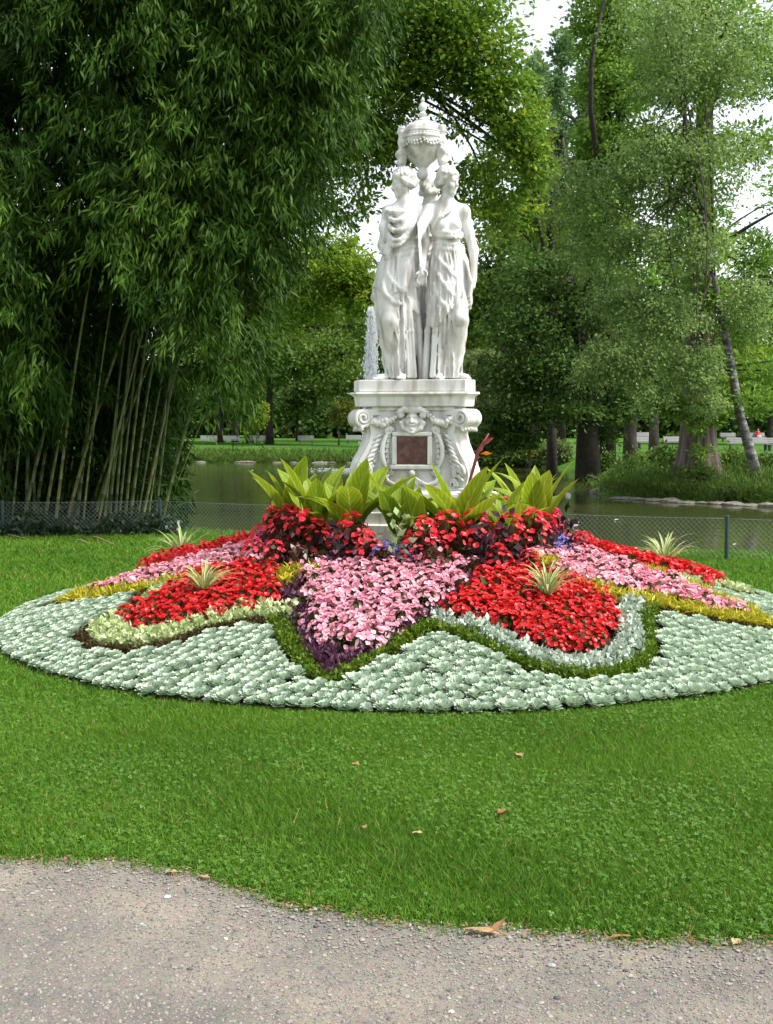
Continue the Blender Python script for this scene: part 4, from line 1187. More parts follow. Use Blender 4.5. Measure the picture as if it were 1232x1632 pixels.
def figure_bamboo(h):
    "the woman on the fountain side: heavy cloak, head in profile"
    f = Field((-.50, -.44, -.02), (.10, .18, 1.83), h)
    v = -.10; fa = R_(-42)
    torso(f, (-.165, v, .88), (-.150, v, 1.09), (-.142, v, 1.27), (-.140, v + .01, 1.45), (-.150, v, 1.625), (-.262, v + .02, 1.385), (-.015, v + .0, 1.395), fa)
    head(f, (-.152, v, 1.632), R_(-72), .18)
    f.chain([(-.005, v - .02, 1.385), (.055, v - .06, 1.12), (.040, v - .145, .90)], [.054, .043, .026], .03)
    hand(f, (.040, v - .145, .90), (-.18, -.12, -1), (-.8, -.6, 0), 1.0)
    f.chain([(-.275, v + .02, 1.375), (-.315, v + .0, 1.12), (-.27, v - .10, 1.0)], [.056, .045, .03], .03)
    f.chain([(-.22, v, .86), (-.235, v - .12, .48), (-.250, v - .01, .10)], [.105, .070, .045], .03)
    f.chain([(-.12, v, .86), (-.125, v - .05, .45), (-.13, v, .08)], [.10, .062, .045], .03)
    foot(f, (-.262, v - .03, .08), R_(-52)); foot(f, (-.135, v - .06, .08), R_(-12))
    skirt(f, [0, .25, .5, .7, .95, 1.1], [-.165, -.170, -.182, -.190, -.170, -.155], [v, v, v - .01, v, v, v],
          [.098, .132, .166, .182, .160, .128], [.10, .12, .140, .140, .122, .100], [.034, .034, .028, .020, .012, .008],
          8.0, 1.9, [(R_(-42), .48, .10, 1.2)], -1.4, 1.12, .015, None, .02, 1.9)
    skirt(f, [.5, .75, .95, 1.1], [-.18, -.192, -.172, -.155], [v, v, v, v], [.205, .200, .172, .134], [.165, .158, .132, .106], [.028, .024, .014, .006],
          6.5, .2, [(R_(-35), .35, .62, 1.0)], .9, 1.10, .45, lambda th: .60 + .14 * np.sin(th * 1.0 + 2.3) + .05 * np.sin(3.4 * th), .008, .4)
    for i, (u, w) in enumerate(((-.19, .013), (-.165, .015), (-.095, .016), (-.068, .014), (-.04, .017))):
        f.chain([(u - .01, v - .10, .72), (u - .002, v - .13, .40), (u + .004, v - .12, .03)], [w * .3, w * .8, w * 1.1], .012)
    f.chain([(.0, v - .07, .66), (.022, v - .04, .40), (.03, v - .02, .02)], [.02, .028, .036], .02)
    grooves(f, [0, .25, .5, .7, .95, 1.1], [-.165, -.170, -.182, -.190, -.170, -.155], [v, v, v - .01, v, v, v], [.098, .132, .166, .182, .160, .128], [.10, .12, .140, .140, .122, .100], [R_(q) for q in (-80, -66, -8, 4, 17, 30, 44, 58, 74)], .02, .62, .0135, .012, 3)
    grooves(f, [.5, .75, .95, 1.1], [-.18, -.192, -.172, -.155], [v, v, v, v], [.205, .200, .172, .134], [.165, .158, .132, .106], [R_(q) for q in (-72, -55, -38, -22, -4, 12, 28, 44, 62)], .66, 1.02, .0115, .012, 4)
    # cloak: cowl of hanging rolls over the chest, bunch at the waist, flying corner
    f.ell((-.155, v - .045, 1.245), (.135, .105, .13), .03, fa)
    for z0_, z1_, sg, r_, o in ((1.405, 1.43, .055, .024, .105), (1.400, 1.42, .125, .022, .140), (1.385, 1.40, .190, .024, .152), (1.355, 1.365, .235, .022, .150), (1.31, 1.33, .235, .020, .145)):
        swag(f, (-.305, v - .0, z0_), (.0, v - .03, z1_), sg, (-.045, -o), r_, 12, .009)
    f.chain([(-.285, v, 1.39), (-.15, v + .09, 1.41), (-.02, v + .03, 1.41)], [.04, .03, .04], .03)
    f.chain([(-.295, v - .01, 1.37), (-.312, v - .05, 1.25), (-.285, v - .09, 1.16)], [.036, .045, .028], .03)
    for i in range(5):
        o = i * .018
        f.chain([(-.245 + .6 * o, v - .10 - .2 * o, 1.17), (-.285 + .7 * o, v - .105 - .3 * o, 1.09), (-.345 + 1.1 * o, v - .11 - .3 * o, 1.035 - .25 * o)], [.010, .018, .009], .012)
    for z, sg in ((1.10, .03), (1.06, .045)):
        swag(f, (-.285, v - .05, z), (-.03, v - .06, z), sg, (-.03, -.055), .014)
    swag(f, (-.29, v - .06, .95), (-.08, v - .13, .72), .05, (-.02, -.06), .014); swag(f, (-.345, v - .02, .80), (-.12, v - .14, .62), .05, (-.02, -.06), .016)
    swag(f, (-.30, v - .08, .86), (-.20, v - .14, .66), .05, (-.03, -.04), .013)
    for i in range(4):
        f.chain([(-.325 + .02 * i, v - .03 - .02 * i, .98), (-.362 + .022 * i, v - .03 - .025 * i, .76), (-.350 + .03 * i, v - .03 - .02 * i, .56 - .02 * i)], [.010, .020, .012], .012)
    return f.nets()

def figure_back(h):
    "the third woman, turned to the pond"
    f = Field((-.24, -.10, -.02), (.38, .48, 1.83), h)
    v = .17; u = .075; fa = math.pi
    torso(f, (u, v, .88), (u, v, 1.09), (u, v, 1.27), (u, v, 1.45), (u + .03, v - .02, 1.60), (u - .14, v, 1.385), (u + .14, v, 1.385), fa)
    head(f, (u + .03, v - .02, 1.615), math.pi - .5, .1)
    for sg in (-1, 1):
        f.chain([(u + sg * .145, v, 1.38), (u + sg * .21, v + .02, 1.10), (u + sg * .17, v + .10, .88)], [.052, .042, .026], .03)
        hand(f, (u + sg * .17, v + .10, .88), (-sg * .2, .2, -1), (-sg, .3, 0), 1.0)
        f.chain([(u + sg * .07, v, .86), (u + sg * .08, v + .08 * (sg > 0), .46), (u + sg * .08, v, .08)], [.10, .065, .045], .03)
        foot(f, (u + sg * .08, v, .08), math.pi + sg * .3)
    skirt(f, [0, .3, .6, .85, 1.1], [u] * 5, [v] * 5, [.165, .168, .178, .168, .128], [.14, .142, .148, .135, .10], [.036, .032, .024, .014, .006], 9, .9, [], 1.0, 1.12, .015, None, .02, 1.2)
    for z in (1.21, 1.10, 1.06):
        f.chain([(u + .135 * math.sin(a), v - .105 * math.cos(a), z + .01 * math.sin(2 * a)) for a in np.linspace(0, 2 * math.pi, 17)], .015, .012)
    return f.nets()

MX, MY, MZ = .265, BY, 1.983            # monument centre and top of the plinth
mon = tag(empty('monument', (MX, MY, .60)), 'white stone monument of three draped women bearing an urn on a carved pedestal', 'monument')
def sub(name, mesh, parent, lab=None):
    o = link(name, mesh, parent)
    if lab: o['label'] = lab
    return o
def mv(V, dz): V = np.array(V); V[:, 2] += dz; return V
ZT = MZ - .60
for fn, h, lab in ((figure_open, .0075, 'carved woman with a bare shoulder and hanging arm'), (figure_bamboo, .0075, 'carved woman in a heavy cloak, head in profile'), (figure_back, .013, 'carved woman turned towards the pond')):
    V, F = fn(h)
    V[:, 0] = .055 + (V[:, 0] - .055) * .93
    sw = {figure_open: .020, figure_bamboo: -.022, figure_back: .0}[fn]       # hips swayed out over the standing leg
    V[:, 0] += sw * np.sin(np.pi * np.clip((V[:, 2] - .05) / 1.25, 0, 1)) * np.where(V[:, 2] < 1.3, 1, 0) - .25 * sw * np.clip((V[:, 2] - .1) / 1.2, 0, 1)
    sub('statue_figure', new_mesh('statue_figure', mv(V, ZT), F, M['stone'], True), mon, lab)

# urn
UX = .035
mb = MB()
prof = [(.0, 1.66), (.030, 1.675), (.046, 1.70), (.050, 1.72), (.036, 1.745), (.034, 1.765), (.050, 1.785), (.060, 1.80), (.095, 1.83), (.128, 1.875), (.148, 1.925), (.157, 1.965), (.158, 1.985), (.164, 1.990), (.165, 2.002), (.157, 2.010), (.150, 2.035), (.154, 2.040), (.153, 2.050), (.140, 2.056)]
mb.lathe([(r_ * (1.15 if z > 1.78 else 1.0), z + ZT) for r_, z in prof], 40, (UX, .0, 0))
urn = sub('urn', mb.mesh('urn', M['stone'], True, 40), mon)
mb = MB()
lp = [(.138, 2.057), (.134, 2.078), (.120, 2.100), (.098, 2.118), (.072, 2.133), (.062, 2.139), (.064, 2.146), (.050, 2.152), (.030, 2.165), (.022, 2.182), (.034, 2.192), (.038, 2.204), (.024, 2.214), (.018, 2.226), (.032, 2.244), (.036, 2.262), (.026, 2.282), (.012, 2.302), (.018, 2.315), (.008, 2.335), (.001, 2.348)]
mb.lathe([(r_ * (1.15 if z < 2.15 else 1.0), z + ZT) for r_, z in lp], 32, (UX, 0, 0))
sub('lid', mb.mesh('urn_lid', M['stone'], True, 40), urn)
mb = MB()
for k in range(44):
    a = 2 * math.pi * k / 44
    z = 1.965 - .022 * abs(math.sin(a * 4.5))
    for q in range(2): mb.ball((UX + .182 * math.sin(a + q * .05), -.182 * math.cos(a + q * .05), z - q * .02 + ZT), (.015, .015, .014), 6, 4)
sub('garland', mb.mesh('urn_garland', M['stone'], True), urn)
mb = MB()
for k in range(40):
    a = 2 * math.pi * k / 40
    mb.box((UX + .176 * math.sin(a), -.176 * math.cos(a), 2.022 + ZT), (.012, .012, .018), a, .003)
sub('rim_beading', mb.mesh('urn_beading', M['stone']), urn)
def handle_mesh():
    f = Field((-.09, -.12, 1.76), (.09, .10, 2.14), .0065)
    f.ell((0, -.030, 2.055), (.036, .036, .040), .01); f.ell((0, -.062, 2.045), (.012, .012, .012), .006)
    for a in np.linspace(-2.4, 2.4, 9): f.ell((.030 * math.sin(a), -.022 - .026 * math.cos(a), 2.078), .013, .005)
    f.chain([(0, -.01, 2.03), (0, -.018, 1.965), (0, .0, 1.90), (0, -.015, 1.83)], [.028, .038, .036, .030], .035)
    for sg in (-1, 1):
        f.chain([(sg * .03, -.01, 1.99), (sg * .062, -.02, 1.955), (sg * .05, .02, 1.92)], [.016, .016, .012], .02)
        f.chain([(sg * .02, -.01, 1.91), (sg * .035, -.055, 1.875), (sg * .02, -.03, 1.815)], [.022, .020, .012], .025)
        f.chain([(sg * .02, .02, 2.0), (sg * .07, .03, 2.03), (sg * .06, .03, 1.97)], [.014, .016, .008], .01)
    f.ell((0, -.03, 1.80), (.050, .046, .034), .02); f.chain([(0, .0, 1.86), (0, -.02, 1.79)], [.03, .03], .02)
    V, F = f.nets()
    return new_mesh('urn_handle', mv(V, ZT), F, M['stone'], True)
hm = handle_mesh()
for a in (-78, 62, 172):
    h_ = link('urn_handle', hm, urn)
    h_.matrix_local = Matrix.Translation((UX, 0, 0)) @ Matrix.Rotation(R_(a), 4, 'Z') @ Matrix.Translation((0, -.158, 0)) @ Matrix.Diagonal((.78, .85, 1, 1))

# pedestal: three-sided with cut corners, a face turned a little to the bamboo
PROT = R_(-10)
def tri(ri, rc):
    "six corners of a triangle with cut corners: faces at distance ri, cut corners at distance rc"
    P = []
    for k in range(3):
        fa = R_(120 * k) + PROT                      # face normal angle (0 = camera)
        n1 = (math.sin(fa), -math.cos(fa)); 
        for sg in (-1, 1):
            ca = fa + sg * R_(60); n2 = (math.sin(ca), -math.cos(ca))
            det = n1[0] * n2[1] - n1[1] * n2[0]
            P.append(((ri * n2[1] - rc * n1[1]) / det, (n1[0] * rc - n2[0] * ri) / det))
    return P
def tri_loft(mb, prof, k=1.0):
    mb.loft([[(p[0], p[1], z - .60) for p in tri(ri, rc)] for z, ri, rc in prof])
mb = MB()
tri_loft(mb, [(1.983, .325, .535), (1.979, .333, .545), (1.895, .334, .546), (1.889, .330, .542)][::-1])
ped = sub('pedestal', mb.mesh('pedestal_slab', M['stone2'], False), mon)
mb = MB()
tri_loft(mb, [(1.886, .335, .548), (1.884, .362, .578), (1.868, .366, .582), (1.858, .352, .566), (1.846, .336, .550), (1.838, .332, .545), (1.772, .326, .538), (1.764, .318, .530)][::-1])
sub('cornice', mb.mesh('cornice', M['stone2'], False), ped)
mb = MB()
tri_loft(mb, [(1.762, .292, .44), (1.735, .292, .44), (1.728, .270, .42), (1.60, .268, .42), (1.25, .275, .45), (1.17, .285, .47), (1.12, .31, .50), (1.08, .335, .54)][::-1])
sub('die', mb.mesh('pedestal_die', M['stone2'], False), ped)
mb = MB()
tri_loft(mb, [(1.078, .36, .60), (1.05, .385, .635), (1.02, .39, .64), (1.00, .375, .62), (.90, .375, .62), (.89, .40, .66), (.80, .40, .66), (.79, .44, .72), (.52, .45, .73)][::-1])
sub('base_step', mb.mesh('pedestal_base', M['stone2'], False), ped)

def face_pt(k, u, z, out=0.0, ri=.270):
    fa = R_(120 * k) + PROT
    n = (math.sin(fa), -math.cos(fa)); t = (math.cos(fa), math.sin(fa))
    return (n[0] * (ri + out) + t[0] * u, n[1] * (ri + out) + t[1] * u, z - .60)
for k in range(3):
    fa = R_(120 * k) + PROT
    # plaque in a moulded frame
    mb = MB()
    c = face_pt(k, 0, 1.405, .022); mb.box(c, (.250, .03, .236), fa, .002)
    pl = sub('plaque', mb.mesh('plaque', M['plaque']), ped)
    mb = MB()
    for (u, z, w, hh) in ((0, 1.540, .330, .036), (0, 1.268, .360, .040), (-.147, 1.404, .036, .236), (.147, 1.404, .036, .236)):
        mb.box(face_pt(k, u, z, .026), (w, .052, hh), fa, .008)
    sub('plaque_frame', mb.mesh('plaque_frame', M['stone2']), ped)
    # cartouche: scrolled side leaves
    for sg in (-1, 1):
        mb = MB()
        P = []
        for i in range(26):
            t = i / 25
            P.append(face_pt(k, sg * (.165 + .085 * math.sin(math.pi * t) ** .8), 1.595 - .40 * t, .02 + .02 * math.sin(math.pi * t)))
        mb.tube(P, [.008 + .013 * math.sin(math.pi * i / 25) for i in range(26)], 7)
        for cz, dr in ((1.565, 1), (1.235, -1)):
            S = []
            for i in range(22):
                a = i / 21 * 1.6 * 2 * math.pi; rr = .036 * (1 - .72 * i / 21)
                S.append(face_pt(k, sg * (.195 - rr * math.cos(a)), cz + dr * rr * math.sin(a), .026 + .012 * i / 21))
            mb.tube(S, [.012 - .004 * i / 21 for i in range(22)], 7)
        for i in range(7):
            t = (i + .5) / 7
            mb.ball(face_pt(k, sg * (.190 + .024 * math.sin(math.pi * t)), 1.55 - .30 * t, .012), (.020, .020, .026), 7, 5)
        for i in range(6):
            t = (i + .5) / 6
            mb.tube([face_pt(k, sg * .182, 1.53 - .26 * t, .02), face_pt(k, sg * (.215 + .02 * math.sin(3 * t)), 1.545 - .26 * t, .03), face_pt(k, sg * .246, 1.56 - .27 * t, .012)], [.005, .010, .004], 6)
        sub('scrollwork', mb.mesh('scrollwork', M['stone2'], True), ped)
        # garland from the mask to the volute
        mb = MB()
        for i in range(15):
            t = i / 14
            u = sg * (.13 + .235 * t); z = 1.70 - .075 * 4 * t * (1 - t)
            rr = .014 + .014 * math.sin(math.pi * t)
            for q in range(3):
                mb.ball(face_pt(k, u + random.gauss(0, .006), z + random.gauss(0, .012), .028 + rr * .6 + random.gauss(0, .005)), rr * random.uniform(.7, 1.05), 7, 5)
        sub('garland', mb.mesh('garland', M['stone2'], True), ped)
    # mask crowned with horns and a scrolled hood
    f = Field((-.15, -.15, 1.52), (.15, .05, 1.80), .0065)
    f.ell((0, -.02, 1.645), (.062, .055, .082), .02)
    f.chain([(0, -.070, 1.675), (0, -.092, 1.640)], [.009, .016], .006)
    for sg in (-1, 1):
        f.ell((sg * .026, -.078, 1.668), (.015, .014, .011), .006, 0, True); f.cone((sg * .010, -.075, 1.684), (sg * .042, -.062, 1.682), .009, .006, .006)
        f.ell((sg * .030, -.060, 1.632), .020, .015)
        f.chain([(sg * .02, -.05, 1.725), (sg * .062, -.055, 1.742), (sg * .098, -.05, 1.722), (sg * .094, -.05, 1.688), (sg * .072, -.055, 1.690)], [.022, .026, .026, .020, .013], .012)
        f.chain([(sg * .065, -.02, 1.66), (sg * .088, -.04, 1.625), (sg * .070, -.05, 1.585), (sg * .032, -.055, 1.565)], [.020, .022, .020, .014], .012)
        f.ell((sg * .094, -.05, 1.632), .017, .006)
    f.cone((-.05, -.045, 1.748), (.05, -.045, 1.748), .020, .020, .012)
    f.cone((-.018, -.075, 1.612), (.018, -.075, 1.612), .007, .007, .005); f.ell((0, -.06, 1.580), (.022, .02, .02), .01)
    f.ell((0, -.05, 1.552), (.030, .03, .016), .01)
    V, F = f.nets()
    rot = np.array([[math.cos(fa), -math.sin(fa), 0], [math.sin(fa), math.cos(fa), 0], [0, 0, 1]])
    V = V @ rot.T; o3 = np.array(face_pt(k, 0, .60, -.005)); V = V + o3; V[:, 2] -= .60
    sub('mask', new_mesh('mask', V, F, M['stone2'], True), ped)
    # shell and pendant under the plaque
    mb = MB()
    for i in range(9):
        a = R_(-64 + 16 * i)
        mb.tube([face_pt(k, 0, 1.20, .03), face_pt(k, .06 * math.sin(a), 1.185 - .05 * math.cos(a), .06), face_pt(k, .105 * math.sin(a), 1.17 - .085 * math.cos(a), .045)], [.006, .013, .012], 6)
    mb.ball(face_pt(k, 0, 1.215, .045), (.028, .028, .03), 8, 6)
    for sg in (-1, 1):
        mb.tube([face_pt(k, sg * .05, 1.16, .05), face_pt(k, sg * .13, 1.115, .06), face_pt(k, sg * .20, 1.15, .05), face_pt(k, sg * .215, 1.19, .045), face_pt(k, sg * .19, 1.20, .045)], [.016, .02, .018, .013, .008], 7)
    sub('shell', mb.mesh('shell', M['stone2'], True), ped)
    # corner console: a volute above, sweeping out to a scrolled foot
    ca = fa + R_(60)
    cd = np.array([math.sin(ca), -math.cos(ca), 0]); ct = np.array([math.cos(ca), math.sin(ca), 0])
    def cpt(r_, s_, z): p = cd * r_ + ct * s_; return (p[0], p[1], z - .60)
    mb = MB()
    prof = [(.505, 1.645), (.470, 1.60), (.462, 1.54), (.480, 1.47), (.520, 1.39), (.566, 1.315), (.590, 1.25), (.592, 1.19), (.575, 1.13), (.552, 1.085)]
    fine = resample(prof, .012)
    rings = []
    for (r_, z) in fine:
        w = .095 + .012 * math.sin((1.65 - z) * 9)
        rings.append([cpt(.36, -w * .92, z), cpt(r_ - .03, -w, z), cpt(r_ - .008, -w * .93, z), cpt(r_ - .010, -w * .60, z), cpt(r_ + .006, -w * .48, z), cpt(r_ + .018, 0, z),
                      cpt(r_ + .006, w * .48, z), cpt(r_ - .010, w * .60, z), cpt(r_ - .008, w * .93, z), cpt(r_ - .03, w, z), cpt(.36, w * .92, z)])
    mb.loft(rings)
    con = sub('console', mb.mesh('console', M['stone2'], True, 35), ped)
    mb = MB()                                             # the big volute roll
    for sg in (-1, 1):
        S = []
        for i in range(40):
            a = i / 39 * 2.2 * 2 * math.pi; rr = .078 * (1 - .80 * i / 39)
            S.append(cpt(.520 + rr * math.cos(a + 2.4), sg * (.085 + .022 * i / 39), 1.672 + rr * math.sin(a + 2.4)))
        mb.tube(S, [.017 - .006 * i / 39 for i in range(40)], 7)
    mb.loft([[cpt(.520 + .074 * math.cos(a), s_, 1.672 + .074 * math.sin(a)) for a in np.linspace(0, 2 * math.pi, 24, endpoint=False)] for s_ in (-.092, -.085, -.04, 0, .04, .085, .092)])
    mb.box(cpt(.43, 0, 1.715), (.20, .20, .06), ca, .012)
    sub('volute', mb.mesh('volute', M['stone2'], True, 45), con)
    mb = MB()                                             # leaf lip under the volute
    for i in range(7):
        s_ = (i - 3) * .028
        mb.tube([cpt(.485, s_, 1.62), cpt(.535, s_ * 1.1, 1.598), cpt(.560 - .01 * abs(i - 3), s_ * 1.15, 1.578), cpt(.545, s_ * 1.15, 1.562)], [.014, .018, .016, .008], 7)
    sub('leaf_lip', mb.mesh('leaf_lip', M['stone2'], True), con)
    for sg in (-1, 1):                                    # acanthus on the flanks and the foot scrolls
        mb = MB()
        for i in range(9):
            t = i / 8
            z0 = 1.52 - .33 * t; r0 = float(np.interp(-z0, [-p[1] for p in prof], [p[0] for p in prof]))
            mb.tube([cpt(r0 - .14, sg * .100, z0 + .03), cpt(r0 - .075, sg * .112, z0 + .005), cpt(r0 - .035, sg * .108, z0 - .03)], [.010, .017, .008], 6)
            mb.ball(cpt(r0 - .13 + .02 * math.sin(i * 2), sg * .10, z0), (.018, .018, .016), 7, 5)
        for cz, cr, R0 in ((1.235, .50, .062), (1.13, .45, .045)):
            S = []
            for i in range(30):
                a = i / 29 * 1.8 * 2 * math.pi; rr = R0 * (1 - .78 * i / 29)
                S.append(cpt(cr + rr * math.cos(a - .5), sg * (.100 + .018 * i / 29), cz + rr * math.sin(a - .5)))
            mb.tube(S, [.015 - .006 * i / 29 for i in range(30)], 7)
        sub('acanthus', mb.mesh('acanthus', M['stone2'], True), con)
    mb = MB()                                             # panelled foot block with a stepped cap
    mb.box(cpt(.60, 0, .93), (.24, .22, .20), ca, .008); mb.box(cpt(.60, 0, 1.052), (.27, .26, .04), ca, .01); mb.box(cpt(.60, 0, 1.085), (.22, .20, .03), ca, .008)
    for s_ in (-.055, .055): mb.box(cpt(.712, s_, .935), (.06, .012, .12), ca, .004)
    for sg in (-1, 1): mb.box(cpt(.60, sg * .122, .935), (.010, .11, .11), ca, .003)
    mb.box(cpt(.62, 0, .805), (.30, .28, .055), ca, .01)
    sub('foot_block', mb.mesh('foot_block', M['stone2']), ped)

# ------------------------------------------------------------ fence
def fence():
    line = [(-9.5, 15.6), (-7.6, 15.8), (-5.6, 15.97), (-3.36, 16.25), (-.9, 15.2), (1.6, 14.15), (4.08, 13.1), (6.4, 12.4), (8.8, 11.8)]
    root = tag(empty('wire_fence', (0, 0, 0)), 'low chain-link fence with dark green posts along the pond', 'fence')
    mb = MB(); mb.tube([(0, 0, -.25), (0, 0, .53)], .024, 10); mb.ball((0, 0, .53), (.027, .027, .012), 10, 5)
    pm = mb.mesh('fence_post', M['metal_green'], True, 45)
    for (x, y) in line: link('post', pm, root, (x, y, float(ground_z(x, y))))
    mb = MB(); top = MB()
    for (a, b) in zip(line[:-1], line[1:]):
        a = np.array(a); b = np.array(b); L = np.linalg.norm(b - a); T = (b - a) / L; H = .47; st = .062
        nrm = np.array([-T[1], T[0]]) * .0014
        k = -H
        while k < L:
            for sg in (1, -1):
                s0, s1, z0, z1 = k, k + H, .03, .03 + H
                if s0 < 0: z0 = z0 + (0 - s0); s0 = 0
                if s1 > L: z1 = z1 - (s1 - L); s1 = L
                if s1 - s0 < .02: continue
                if sg < 0: z0, z1 = .06 + H - z0, .06 + H - z1
                p = a + T * s0; q = a + T * s1; w = .0014
                d = unit(np.array([s1 - s0, z1 - z0])); ux, uz = -d[1] * w, d[0] * w
                P0 = np.array([p[0], p[1], z0]); P1 = np.array([q[0], q[1], z1]); U = np.array([T[0] * ux, T[1] * ux, uz]); N = np.array([nrm[0], nrm[1], 0])
                gz = 0.0
                mb.add([P0 + U, P0 - U * .5 + N, P0 - U * .5 - N, P1 + U, P1 - U * .5 + N, P1 - U * .5 - N], [(0, 1, 4, 3), (1, 2, 5, 4), (2, 0, 3, 5)])
            k += st
        n = 8; P = [(*(a + T * L * i / n), .505 - .015 * 4 * (i / n) * (1 - i / n)) for i in range(n + 1)]
        top.tube(P, .0028, 5)
    tag(link('wire_mesh', mb.mesh('wire_mesh', M['wire']), root), kind='stuff')
    link('top_wire', top.mesh('top_wire', M['wire'], True), root)
fence()

# ------------------------------------------------------------ trees
def leaf_cloud(blobs, leaf, aspect=.6, droop=.25, sub=.33, sub_n=26, seed=1, flat=.55, dens=1.0, size_jit=.3, vshift=0.0, open_=0.0):
    """blobs: (centre, (rx, ry, rz), leaves). Leaves sit in small tilted sprays spread through each blob's shell and volume."""
    rg = np.random.default_rng(seed)
    Ps, Ds, As, centres = [], [], [], []
    for c, rad, n in blobs:
        c = np.array(c); rad = np.array(rad)
        ns = max(3, int(n * dens / sub_n))
        d = unit(rg.normal(size=(ns, 3))); q = d * (rg.random((ns, 1)) ** .42) * rad + c
        centres.append(q)
        sr = sub * rad.mean() * rg.uniform(.5, 1.25, ns)
        out = unit(q - c + np.array([0, 0, .3]) * rad.mean())
        tone = rg.normal(size=ns) * .17
        m = sub_n
        loc = rg.normal(size=(ns, m, 3)) * np.array([1, 1, flat]) * .55
        P = q[:, None] + loc * sr[:, None, None] + np.array([0, 0, -1.0]) * (np.linalg.norm(loc[..., :2], axis=-1) ** 2 * .25 * sr[:, None])[..., None]
        D = unit(loc * .8 + out[:, None] * .35 + rg.normal(size=(ns, m, 3)) * .55 + np.array([0, 0, -droop]))
        A = np.clip(.48 + tone[:, None] + rg.normal(size=(ns, m)) * .17 + vshift, 0, 1)
        Ps.append(P.reshape(-1, 3)); Ds.append(D.reshape(-1, 3)); As.append(A.ravel())
    P = np.concatenate(Ps); D = np.concatenate(Ds); A = np.concatenate(As); n = len(P)
    L = leaf * rg.uniform(1 - size_jit, 1 + size_jit, n)
    nr = np.array([0, 0, 1.0]) + rg.normal(size=(n, 3)) * .75
    V, F = kites(P, D, L, L * aspect, .12, .45, nrm=nr)
    return V, F, A, np.concatenate(centres)

def limbs(mb, start, targets, r0, rg, n=7, sag=.1):
    for t in targets:
        a = np.array(start(rg.uniform(.25, .95)) if callable(start) else start); b = np.array(t)
        P = []
        off = rg.normal(size=3) * np.linalg.norm(b - a) * .07
        for i in range(n):
            s = i / (n - 1)
            P.append(a + (b - a) * s + off * math.sin(math.pi * s) + np.array([0, 0, 1]) * sag * np.linalg.norm(b - a) * math.sin(math.pi * s))
        L = np.linalg.norm(b - a)
        rr = min(r0, .012 + .022 * L)
        mb.tube(P, [rr * (1 - .8 * i / (n - 1)) for i in range(n)], 6)

def tree(name, base, trunk, rads, blobs, leaf, lmat, bark, label, cat='tree', group=None, nl=10, limb_r=.12, seed=1, tn=10, **kw):
    "trunk: world points from base up; blobs as in leaf_cloud"
    rg = np.random.default_rng(seed + 77)
    b = np.array(trunk[0], float)
    root = empty(name, tuple(b))
    V, F, A, C = leaf_cloud(blobs, leaf, seed=seed, **kw)
    link('crown', leafmesh(name + '_crown', V - b, F, A, lmat), root)
    mb = MB()
    T = np.array(trunk, float) - b
    T[0, 2] -= .25
    mb.tube(T.tolist(), rads, tn)
    tr = link('trunk', mb.mesh(name + '_trunk', bark, True), root)
    mb = MB()
    def st(s):
        s = .35 + .62 * s
        k = s * (len(T) - 1); i = min(int(k), len(T) - 2); return T[i] + (T[i + 1] - T[i]) * (k - i)
    pick = C[rg.choice(len(C), min(nl, len(C)), replace=False)] - b
    if len(pick):
        limbs(mb, st, pick, limb_r, rg)
        o = link('limbs', mb.mesh(name + '_limbs', bark, True), tr)
    if bark is M['birch']: o.data.materials[0] = M['bark']
    tag(root, label, cat, group)
    return root

def pb(px, py, d, rx, ry, n, depth=None):
    "crown blob given by where it stands in the view at distance d"
    s = d / FPX
    return (at(px, py, d), (rx * s, (depth if depth else (rx + ry) * .5 * s), ry * s), n)
def gp(px, d): 
    x = (px - PCX) / FPX * d
    return np.array([x, d, float(ground_z(np.array(x), np.array(float(d))))])

